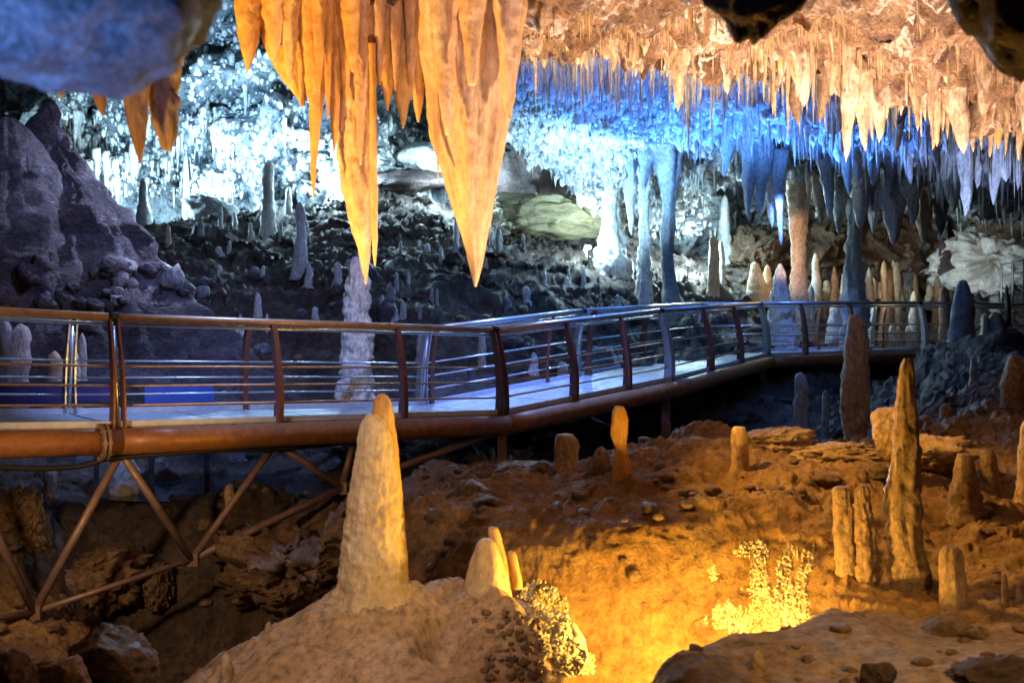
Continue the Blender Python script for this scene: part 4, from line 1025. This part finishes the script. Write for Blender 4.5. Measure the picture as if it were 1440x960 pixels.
rockat(88, 955, 6.0, 40, 32, 30, 'mound', 'broken orange brown rock at the bottom left')
rockat(8, 950, 6.1, 40, 40, 40, 'boulder', 'dark brown rock in the bottom left corner')
rockat(400, 800, 11.3, 90, 62, 60, 'boulder', 'big brown boulder overhanging the black hollow', sub=5, amp=.6, freq=2.4)
rockat(500, 760, 10.9, 60, 55, 60, 'boulder', 'brown boulder behind the tall foreground stalagmite', sub=5, amp=.6, freq=2.4)
rockat(20, 745, 11.0, 55, 60, 50, 'boulder', 'craggy brown rock under the left truss', sub=5, amp=.6, freq=2.6)
rockat(135, 810, 11.3, 55, 45, 40, 'boulder', 'dark crumbling rock below the stone lip', sub=5, amp=.6, freq=2.6)
rockat(225, 830, 11.5, 26, 40, 30, 'boulder', 'knobby brown rock at the left edge of the black hollow', sub=5, amp=.6, freq=2.6)
rockat(1405, 955, 5.2, 85, 38, 60, 'dark', 'black rough rock at the lower right corner', sub=5, amp=.3)
rockat(1232, 952, 5.3, 26, 24, 26, 'dark', 'small black rock at the bottom edge')
rockat(1325, 895, 6.4, 42, 34, 40, 'boulder', 'crumbly brown rock under the smooth stump', amp=.35)
rockat(1180, 905, 6.2, 22, 14, 18, 'boulder', 'low crumbly rock on the sandy ledge', amp=.35)
rockat(1255, 610, 9.5, 34, 42, 30, 'mound', 'steep orange fin leaning on the tallest right stalagmite', sub=5, amp=.15)
rockat(1310, 640, 9.9, 52, 26, 40, 'mound', 'orange rock bridge right of the tallest stalagmite', sub=5, amp=.4, freq=2.2)
rockat(1190, 640, 10.2, 75, 22, 40, 'mound', 'long orange crest of the ridge left of the tallest stalagmite', sub=5, amp=.4, freq=2.2)
rockat(1085, 622, 10.6, 60, 22, 40, 'mound', 'craggy orange crest behind the dark cave hole', sub=5, amp=.4, freq=2.2)
rockat(930, 655, 10.4, 70, 30, 50, 'mound', 'rounded orange rock below the yellow club', sub=5, amp=.4, freq=2.2)
rockat(1398, 730, 9.0, 18, 16, 18, 'boulder', 'pointed little boulder right of the stocky stalagmite')
rockat(745, 662, 10.9, 60, 12, 40, 'boulder', 'flat brown rock along the crest near the walkway support', amp=.3)
rockat(560, 255, 28.6, 70, 20, 30, 'dark', 'dark rock ledge on the skyline between the large stalactites', amp=.3)
rockat(300, 298, 26.5, 46, 30, 30, 'grey', 'grey block at the foot of the bright far wall', amp=.3)
rockat(600, 222, 28.9, 50, 34, 20, 'grey', 'grey boulder leaning on the bright wall left of the giant stalactite', amp=.25)
rockat(1398, 366, 29.4, 86, 58, 90, 'pale', 'white lit rock shelf near the right edge', sub=5, amp=.75, freq=3.0)
for k in range(60):
    u = rnd.uniform(580, 1440) if k % 2 else rnd.uniform(0, 930)
    v = rnd.uniform(650, 950) if k % 2 else rnd.uniform(320, 640)
    Y = hit_ground(u, v, 5.0, 30)
    if Y > 28 or (v > 735 and 740 < u < 1165) or (Y < 12.5 and u < 500): continue
    b = P(u, v, Y); s = rnd.uniform(.04, .12) * (1 + Y / 16)
    V, Fc = boulder_geo(b + np.array([0, 0, s * .05]), (s, s * .9, s * rnd.uniform(.5, .8)), 3, .4, 1.8)
    warm = Y < 11.5
    put('boulder', V, Fc, M['boulder'] if warm else M[rnd.choice(['purple', 'grey', 'dark'])], 'loose brown stone on the amber ground' if warm else 'loose grey stone on the dark slope', 'boulder', 'loose stones on the amber ground' if warm else 'loose stones on the dark slope', b)
bpy.context.view_layer.update()
DG1 = bpy.context.evaluated_depsgraph_get()
for k in range(46):
    u = rnd.uniform(-10, 175) if k < 30 else rnd.uniform(200, 560)
    v = rnd.uniform(370, 436) if k < 30 else rnd.uniform(380, 450)
    hp, hn, o = cast(u, v, DG1)
    if o is None or hp[1] < 13 or not o.name.startswith(('ground', 'flowstone_cone')): continue
    r_ = rnd.uniform(.08, .22)
    V, Fc = boulder_geo(hp + np.array([0, 0, r_ * .2]), (r_, r_ * .9, r_ * rnd.uniform(.7, 1.1)), 3, .4, 1.8)
    put('boulder', V, Fc, M[rnd.choice(['purple', 'grey', 'purple'])], 'loose slate stone on the foot of the huge cone' if k < 30 else 'loose slate stone low on the dark slope', 'boulder', 'loose stones at the foot of the cone' if k < 30 else 'loose stones low on the dark slope', hp)
M['backrock'] = rock('dark_brown_back_rock', [(.03, .02, .015), (.11, .065, .035), (.24, .15, .09)], 1.0, 1.0, bump=.9, bscale=6, bdist=.08)
for (u, v, Y, ru, rv, lab) in ((1165, 352, 30.8, 62, 62, 'dark brown back rock right of the banded column'), (1250, 372, 30.6, 70, 66, 'dark brown back rock behind the yellow lit alcove'), (1335, 388, 30.4, 60, 60, 'dark brown back rock below the white lit shelf'),
                               (1410, 402, 31.0, 70, 46, 'dark brown back rock behind the far black railing'), (1300, 318, 31.2, 80, 50, 'dark brown back rock above the large dark stalagmite'), (1055, 372, 30.2, 55, 58, 'dark back rock behind the blue white cone'), (1440, 300, 27.5, 70, 38, 'dark overhanging rock above the white lit shelf'),
                               (1210, 300, 31.1, 80, 40, 'dark back rock under the grey cones')):
    rockat(u, v, Y, ru, rv, 40, 'backrock', lab, sub=5, amp=.6, freq=3.0)
for k in range(22):
    u = rnd.uniform(1130, 1345); vb = rnd.uniform(384, 430); h = rnd.uniform(10, 30) * rnd.choice([1, 1, 1.7])
    Y = hit_ground(u, vb, 22, 30)
    b = P(u, vb, Y); sc_ = Y / F
    b, h_ = rooted(b, h * sc_, Y)
    V, Fc = stalagmite_geo(b, h_, rnd.uniform(7, 13) * sc_, rnd.uniform(2.5, 5) * sc_, n=12, m=12, cap=.2, amp=.2)
    put('stalagmite', V, Fc, M[rnd.choice(['brown', 'tan', 'grey', 'pale'])], 'small stalagmite crowding the yellow lit alcove behind the far handrail', 'stalagmite', 'small stalagmites crowding the alcove', b)
def rubble():
    N_ = 2600
    u = NR.uniform(-60, 1500, N_); Y = np.exp(NR.uniform(math.log(5.2), math.log(27), N_))
    x = (u - 720) / F * Y
    keep = ~((Y < 7.3) & (x > .6) & (NR.uniform(0, 1, N_) < .8)) & ~((Y > 12.5) & (NR.uniform(0, 1, N_) < .87)) & ~((Y < 12.5) & (NR.uniform(0, 1, N_) < .4))
    x, Y = x[keep], Y[keep]; N_ = len(x)
    z = ground_z(x, Y)
    V0, F0 = ICO[2]
    s = NR.uniform(.012, .05, N_) * (.6 + Y / 11)
    V = V0[None] * s[:, None, None] * np.array([1, 1, .7]) * NR.uniform(.7, 1.3, (N_, 1, 3))
    V = V * (1 + .22 * NR.normal(size=(N_, len(V0), 1)).clip(-1.5, 1.5) * .6)
    V = V + np.stack([x, Y, z + s * .3], 1)[:, None]
    Fs = (F0[:, :3][None] + (np.arange(N_) * len(V0))[:, None, None]).reshape(-1, 3)
    Fs = np.concatenate([Fs, np.full((len(Fs), 1), -1)], 1)
    tag(link('rubble', mesh_from('rubble', V.reshape(-1, 3), Fs, M['boulder'], False)), None, None, None, 'stuff')
rubble()

bpy.context.view_layer.update()
DG = bpy.context.evaluated_depsgraph_get()
def mound_rubble():
    V0, F0 = ICO[2]; Vs, Fs = [], []
    for k in range(90):
        u = 668 + 95 * rnd.random() ** .7; v = rnd.uniform(856, 962)
        ok, hp, hn, _i, _o, _m = SC.ray_cast(DG, Vector((0, 0, 0)), Vector(P(u, v, 1.0)).normalized())
        if not ok or hp.y > 7.6: continue
        r = rnd.uniform(.008, .032)
        W_ = V0 * r * (1 + .3 * NR.normal(size=(len(V0), 1)).clip(-1.3, 1.3)) * np.array([1, 1, .8]) + np.array(hp)
        Fs.append(F0 + np.where(F0 >= 0, len(Vs) * len(V0), 0)); Vs.append(W_)
    tag(link('rubble', mesh_from('rubble', np.concatenate(Vs), np.concatenate(Fs), M['brown'], False)), None, None, None, 'stuff')
mound_rubble()
# popcorn crust by the pit lamps, its whiteness standing in for burnt-out highlights
def crust(box, n, weight, label):
    Vs, Fs = [], []
    base = np.array([(1, 0, 0), (-.5, .87, 0), (-.5, -.87, 0), (0, 0, 1), (0, 0, -1)], float)
    fb = np.array([(0, 1, 3, -1), (1, 2, 3, -1), (2, 0, 3, -1), (1, 0, 4, -1), (2, 1, 4, -1), (0, 2, 4, -1)])
    uv = np.stack([NR.uniform(box[0], box[1], n), NR.uniform(box[2], box[3], n), np.zeros(n)], 1)
    nz = fbm(uv * np.array([.045, .030, 1]), 3, 501) + .5 * ridged(uv * np.array([.06, .02, 1]), 2, 507)
    for k in range(n):
        u, v = uv[k, 0], uv[k, 1]
        if nz[k] < weight(u, v): continue
        ok, hp, hn, _i, _o, _m = SC.ray_cast(DG, Vector((0, 0, 0)), Vector(P(u, v, 1.0)).normalized())
        if not ok or hp.y > 9 or (u > 900 and hp.y < 6.98): continue
        r = rnd.choice([.004, .006, .008, .011, .017])
        ax = Vector(hn) + Vector((rnd.gauss(0, .5), rnd.gauss(0, .5), rnd.gauss(.2, .5)))
        q = np.array(Vector((0, 0, 1)).rotation_difference(ax.normalized()).to_matrix())
        W_ = (base * np.array([r, r, r * rnd.uniform(1.2, 2.8)])) @ q.T + np.array(hp)
        Fs.append(fb + np.where(fb >= 0, len(Vs) * 5, 0)); Vs.append(W_)
    o = link('calcite_crust', mesh_from('calcite_crust', np.concatenate(Vs), np.concatenate(Fs), M['crust'], False))
    o['label'] = label
    return tag(o, None, None, None, 'stuff')
crust((990, 1150, 760, 898), 5200, lambda u, v: -.75 + 1.5 * abs((u - 1066 - (870 - v) * .12) / 78) ** 1.5 + 1.1 * max(0, (840 - v) / 80) ** 1.2, 'popcorn crust in yellow white highlight colour beside the right pit lamp')
crust((722, 840, 815, 948), 6500, lambda u, v: -.8 + 1.5 * abs((u - 756 - (v - 820) * .40) / 36) ** 1.8 + 2 * max(0, (840 - v) / 25), 'popcorn crust in yellow white highlight colour beside the left pit lamp')

# the pool under the walkway
def pool():
    m = 60
    th = np.linspace(0, 2 * np.pi, m, endpoint=False)
    c = P(350, 690, 13.3); c[2] = -2.33
    rr = 1 + .12 * np.cos(3 * th + 1) + .08 * np.cos(5 * th)
    V = np.stack([c[0] + 1.7 * rr * np.cos(th), c[1] + 1.1 * rr * np.sin(th), np.full(m, c[2])], 1)
    o = link('water', mesh_from('water', V, [tuple(range(m))], M['water'], False))
    tag(o, None, None, None, 'structure')
pool()

# ------------------------------------------------------------------ the walkway
def walkway():
    near = [P(165, 600, 10.25), P(705, 582, 13.4), P(940, 535, 16.1), P(1077, 500, 21.5), P(1300, 493, 23.5), P(1500, 493, 25.0)]
    near = [near[0] - 1.05 * (near[1] - near[0]) + np.array([0, 0, .1])] + near
    n = len(near)
    wid = 1.75
    dirs = []
    for i in range(n - 1):
        d = near[i + 1] - near[i]; d[2] = 0; dirs.append(d / np.linalg.norm(d))
    nrm = [np.array([-d[1], d[0], 0]) for d in dirs]
    far = []; inw = []
    for i in range(n):
        a = nrm[max(i - 1, 0)]; b = nrm[min(i, n - 2)]
        mtr = (a + b); mtr /= np.linalg.norm(mtr); k = wid / max(.6, float(mtr @ a))
        far.append(near[i] + mtr * k); inw.append(mtr)
    root = empty('walkway', P(705, 660, 13.4), 'curved metal visitor walkway with bronze handrails crossing the cave', 'walkway')
    base = np.array(root.location)
    def fin(mb, name, m, parent=None, smooth=False):
        for i, v in enumerate(mb.V): pass
        o = link(name, mesh_from(name, np.array(mb.V) - base, mb.Fc, M[m], False), (0, 0, 0), parent or root)
        if smooth:
            for p in o.data.polygons: p.use_smooth = len(p.vertices) == 4
        return o
    H = 1.13; LEAN = .14
    def railpt(edge, i, h, far_side):
        s = -1 if far_side else 1
        return edge[i] + np.array([0, 0, h]) + inw[i] * s * LEAN * (h / H) ** 1.5
    UP = np.array([0, 0, 1.0])
    for i in range(n - 1):
        L_ = np.linalg.norm(near[i + 1] - near[i]); k = max(1, int(L_ / 1.25))
        for j in range(k):                                    # deck plates
            a, b = j / k + .004, (j + 1) / k - .004
            q = [near[i] + (near[i + 1] - near[i]) * a, near[i] + (near[i + 1] - near[i]) * b, far[i] + (far[i + 1] - far[i]) * b, far[i] + (far[i + 1] - far[i]) * a]
            mb = MB(); lo = [p - UP * .05 for p in q]
            mb.add(q + lo, [(0, 1, 2, 3), (7, 6, 5, 4), (0, 4, 5, 1), (1, 5, 6, 2), (2, 6, 7, 3), (3, 7, 4, 0)])
            fin(mb, 'deck_plate', 'deck')
            if j:
                mb = MB(); p0 = near[i] + (near[i + 1] - near[i]) * j / k; p1 = far[i] + (far[i + 1] - far[i]) * j / k
                mb.box((p0 + p1) / 2 - UP * .11, (p1 - p0) / 2 * .96, dirs[i] * .03, UP * .055); fin(mb, 'cross_beam', 'strut')
        for far_side, edge in ((False, near), (True, far)):
            s = -1 if far_side else 1
            # edge tube and kick strip
            p0, p1 = edge[i] - inw[i] * s * .10 - UP * .14, edge[i + 1] - inw[i + 1] * s * .10 - UP * .14
            mb = MB(); mb.tube([p0 + (p1 - p0) * t_ for t_ in np.linspace(0, 1, 9)], .135, 20)
            fin(mb, 'edge_beam', 'rust', smooth=True)
            mb = MB(); q0, q1 = edge[i] + UP * .03, edge[i + 1] + UP * .03
            mb.box((q0 + q1) / 2, (q1 - q0) / 2 * .999, nrm[i] * .012, UP * .03); fin(mb, 'kick_strip', 'strip')
            # handrail and under-rail
            a, b = railpt(edge, i, H, far_side), railpt(edge, i + 1, H, far_side)
            mb = MB(); mb.tube([a, b], .042, 14); fin(mb, 'handrail', 'rail' if (i < 2 and not far_side) else 'steel', smooth=True)
            mb = MB(); mb.tube([a - UP * .075, b - UP * .075], .018, 8); fin(mb, 'under_rail', 'steel', smooth=True)
            for h in (.22, .42, .62):
                mb = MB(); mb.tube([railpt(edge, i, h, far_side), railpt(edge, i + 1, h, far_side)], .0125, 8); fin(mb, 'rail_rod', 'rail' if not far_side else 'steel', smooth=True)
    def post(pt, inward, along, major, far_side):
        mb = MB(); s = -1 if far_side else 1
        offs = (-.06, .06) if major else (0,)
        for o_ in offs:
            K = 9; V = []
            for k in range(K):
                f = k / (K - 1); h = -.10 + f * (H + .08)
                lean = inward * s * LEAN * (max(h, 0) / H) ** 1.5 - inward * s * .05 * math.sin(f * math.pi)
                c = pt + UP * h + lean + along * (o_ * (1 - .35 * f))
                wd = .075 - .03 * f
                wt = .010 if major else .03
                for sx, sy in ((-1, -1), (1, -1), (1, 1), (-1, 1)):
                    V.append(c + inward * sx * wd + along * sy * wt)
            fs = [(k * 4 + a, k * 4 + (a + 1) % 4, (k + 1) * 4 + (a + 1) % 4, (k + 1) * 4 + a) for k in range(K - 1) for a in range(4)]
            fs += [(3, 2, 1, 0), tuple((K - 1) * 4 + a for a in range(4))]
            mb.add(V, fs)
        o = fin(mb, 'post', ('steel' if (pt[1] > 15 or far_side) else 'post') if major else 'post')
        if major:
            mb = MB(); c = pt + UP * (H) + inward * s * LEAN
            mb.tube([c - along * .05, c + along * .05], .05, 12); fin(mb, 'rail_collar', 'black', o, True)
            mb = MB(); c = pt
            mb.tube([c - UP * .06 - inward * s * .03, c + UP * (H - .1) + inward * s * LEAN * .85 - inward * s * .0], .022, 10); fin(mb, 'post_tube', 'steel', o, True)
        return o
    def at_u(edge, i, u):
        a, b = edge[i], edge[i + 1]; k = (u - 720) / F
        t_ = (a[0] - k * a[1]) / (k * (b[1] - a[1]) - (b[0] - a[0]))
        return a + (b - a) * t_
    for i in range(1, n - 1):
        al = dirs[i - 1] + dirs[min(i, n - 2)]; al /= np.linalg.norm(al)
        post(near[i], inw[i], al, True, False); post(far[i], inw[i], al, True, True)
    for i, us in ((1, (391, 566)), (2, (806, 881)), (3, (998, 1040)), (4, (1132, 1200))):
        for u in us:
            pt = at_u(near, i, u); po = post(pt, nrm[i], dirs[i], False, False)
            for h in (.22, .42, .62):
                c = pt + UP * h + nrm[i] * LEAN * (h / H) ** 1.5
                mb = MB(); mb.tube([c - dirs[i] * .04, c + dirs[i] * .04], .021, 8); fin(mb, 'rod_clamp', 'steel', po)
            mb = MB(); c = pt - UP * .02; mb.box(c, dirs[i] * .07, nrm[i] * .09, UP * .012); fin(mb, 'foot_plate', 'strut', po)
            c = pt + UP * (H - .04) + nrm[i] * LEAN
            mb = MB(); mb.tube([c - dirs[i] * .03, c + dirs[i] * .03], .047, 10); fin(mb, 'rail_clamp', 'black', po)
    for i, us in ((1, (344, 606)), (2, (768, 828)), (3, (905,)), (4, (1150, 1240))):
        for u in us: post(at_u(far, i, u), nrm[i], dirs[i], False, True)
    # bolted flange on the edge beam at the left
    c = at_u(near, 0, 130) if False else at_u(near, 1, 140)
    c = c - inw[1] * .10 - UP * .14
    mb = MB()
    for o_ in (-.025, .025):
        mb.tube([c + dirs[1] * (o_ - .015), c + dirs[1] * (o_ + .015)], .19, 24)
    fl = fin(mb, 'flange', 'strut')
    for k in range(8):
        q = 2 * math.pi * k / 8; pp = c + .165 * (math.cos(q) * nrm[1] + math.sin(q) * UP)
        mb = MB(); mb.tube([pp - dirs[1] * .055, pp + dirs[1] * .055], .014, 6); fin(mb, 'bolt', 'steel', fl)
    # truss below the left spans
    T = lambda u, v, Y: P(u, v, Y)
    nodes = [T(-190, 900, 8.4), T(48, 860, 9.75), T(270, 786, 10.8), T(480, 686, 12.0), T(705, 605, 13.3)]
    tops = [T(-60, 640, 9.2), T(170, 636, 10.25), T(388, 622, 11.4), T(500, 612, 12.1)]
    def strut(a, b, r=.042, nm='truss_strut'):
        mb = MB(); mb.tube([a, b], r, 10); fin(mb, nm, 'strut', smooth=True)
    for a, b in ((tops[0], nodes[1]), (nodes[1], tops[1]), (tops[1], nodes[2]), (nodes[2], tops[2]), (tops[2], nodes[3]), (nodes[3], tops[3])): strut(a, b)
    for k in range(4): strut(nodes[k], nodes[k + 1], .03 if k < 2 else .045, 'bottom_chord')
    for k in (1, 2, 3):
        mb = MB(); mb.box(nodes[k], (.07, 0, 0), (0, .03, 0), (0, 0, .07)); fin(mb, 'gusset', 'strut')
    mb = MB(); mb.box(T(706, 632, 13.35), (.06, 0, 0), (0, .06, 0), (0, 0, .30)); fin(mb, 'support_leg', 'strut')
    for (u, v, Y) in ((940, 590, 16.2), (1077, 560, 21.4), (1300, 530, 23.4)):
        p = P(u, v, Y); g = ground_z(p[0], Y)[0]; topz = near[3 if u == 940 else 4 if u == 1077 else 5][2] - .2
        mb = MB(); mb.box((p[0], Y + .3, (g - .2 + topz) / 2), (.07, 0, 0), (0, .07, 0), (0, 0, (topz - g + .2) / 2)); fin(mb, 'support_leg', 'strut')
    return near, far, inw, dirs, nrm
near, far, inw, dirs, nrm = walkway()

# blue panels standing behind the far railing
def panel(u0, u1, v0, v1, Y0, Y1, m, label):
    a, b = P(u0, (v0 + v1) / 2, Y0), P(u1, (v0 + v1) / 2, Y1)
    z0 = P(0, v1, (Y0 + Y1) / 2)[2]; z1 = P(0, v0, (Y0 + Y1) / 2)[2]
    c = (a + b) / 2; d = b - a; d[2] = 0; L_ = np.linalg.norm(d); d /= L_; nn = np.array([-d[1], d[0], 0])
    t_ = empty('info_panel', (c[0], c[1], z0), label, 'panel')
    def part(mb, name, mm):
        return link(name, mesh_from(name, np.array(mb.V) - np.array(t_.location), mb.Fc, M[mm], False), (0, 0, 0), t_)
    mb = MB(); mb.box((c[0], c[1], (z0 + z1) / 2), d * L_ / 2, nn * .02, (0, 0, (z1 - z0) / 2)); part(mb, 'board', m)
    for zz in (z0 - .012, z1 + .012):
        mb = MB(); mb.box((c[0], c[1], zz), d * (L_ / 2 + .02), nn * .028, (0, 0, .012)); part(mb, 'frame', 'housing')
    for e in (-.4, .4):
        g = ground_z(c[0] + d[0] * L_ * e, c[1] + d[1] * L_ * e)[0]
        p = c + d * L_ * e
        mb = MB(); mb.box((p[0], p[1], (g - .1 + z0 - .026) / 2), d * .03, nn * .03, (0, 0, (z0 - .026 - g + .1) / 2)); part(mb, 'leg', 'housing')
panel(203, 300, 540, 566, 12.9, 13.4, 'panelblue', 'short bright blue panel behind the railing right of the first post')
panel(-60, 156, 540, 567, 11.9, 12.6, 'panelindigo', 'long dark indigo panel behind the railing at the left edge')

# black cable sagging below the edge beam
mb = MB()
cp = [P(-60, 652, 9.15), P(0, 657, 9.45), P(60, 659, 9.75), P(110, 656, 9.95), P(150, 645, 10.12), P(200, 640, 10.35), P(300, 633, 10.85), P(400, 631, 11.35), P(490, 622, 11.9)]
mb.tube(cp, .028, 8)
tag(mb.build('cable', M['black'], None, True, tuple(cp[4])), 'black cable sagging below the rusty edge beam of the walkway', 'cable')
# far black railing at the right edge
def far_rail():
    pts = [P(1408, 402, 26), P(1440, 396, 25.5), P(1500, 392, 25)]
    r = empty('railing', tuple(pts[0] - np.array([0, 0, .5])), 'small black railing on the far path at the right edge', 'railing')
    def part(mb, nm): link(nm, mesh_from(nm, np.array(mb.V) - np.array(r.location), mb.Fc, M['housing'], False), (0, 0, 0), r)
    for dz in (.55, .25):
        mb = MB(); mb.tube([p + np.array([0, 0, dz]) for p in pts], .025, 6); part(mb, 'rail_bar')
    for p in (pts[0], (pts[0] + pts[1]) / 2, pts[1], pts[2]):
        mb = MB(); mb.tube([p + np.array([0, 0, -.6]), p + np.array([0, 0, .6])], .03, 6); part(mb, 'post')
far_rail()

# the lit floodlights one can see
def flood(u, v, Y, lens, label, r=.055):
    p = P(u, v, Y)
    t_ = empty('floodlight', tuple(p - np.array([0, 0, .15])), label, 'lamp', 'lit floodlights')
    def part(mb, nm, mm): link(nm, mesh_from(nm, np.array(mb.V) - np.array(t_.location), mb.Fc, M[mm], False), (0, 0, 0), t_)
    d = np.array([0, -1, .25]); d /= np.linalg.norm(d)
    mb = MB(); mb.tube([p - d * .16, p - d * .05, p], [r * .55, r * 1.1, r * 1.2], 16); part(mb, 'housing', 'housing')
    mb = MB(); mb.tube([p + d * .002, p + d * .012], r, 16); part(mb, 'lens', lens)
    mb = MB(); mb.tube([p - d * .08 - np.array([0, 0, .35]), p - d * .08], .02, 8); part(mb, 'stake', 'housing')
flood(828, 348, 24.4, 'lens', 'lit white floodlight shining like a star left of the white green column')
flood(968, 371, 26.0, 'lens', 'lit white floodlight shining like a star right of the grey pillar')
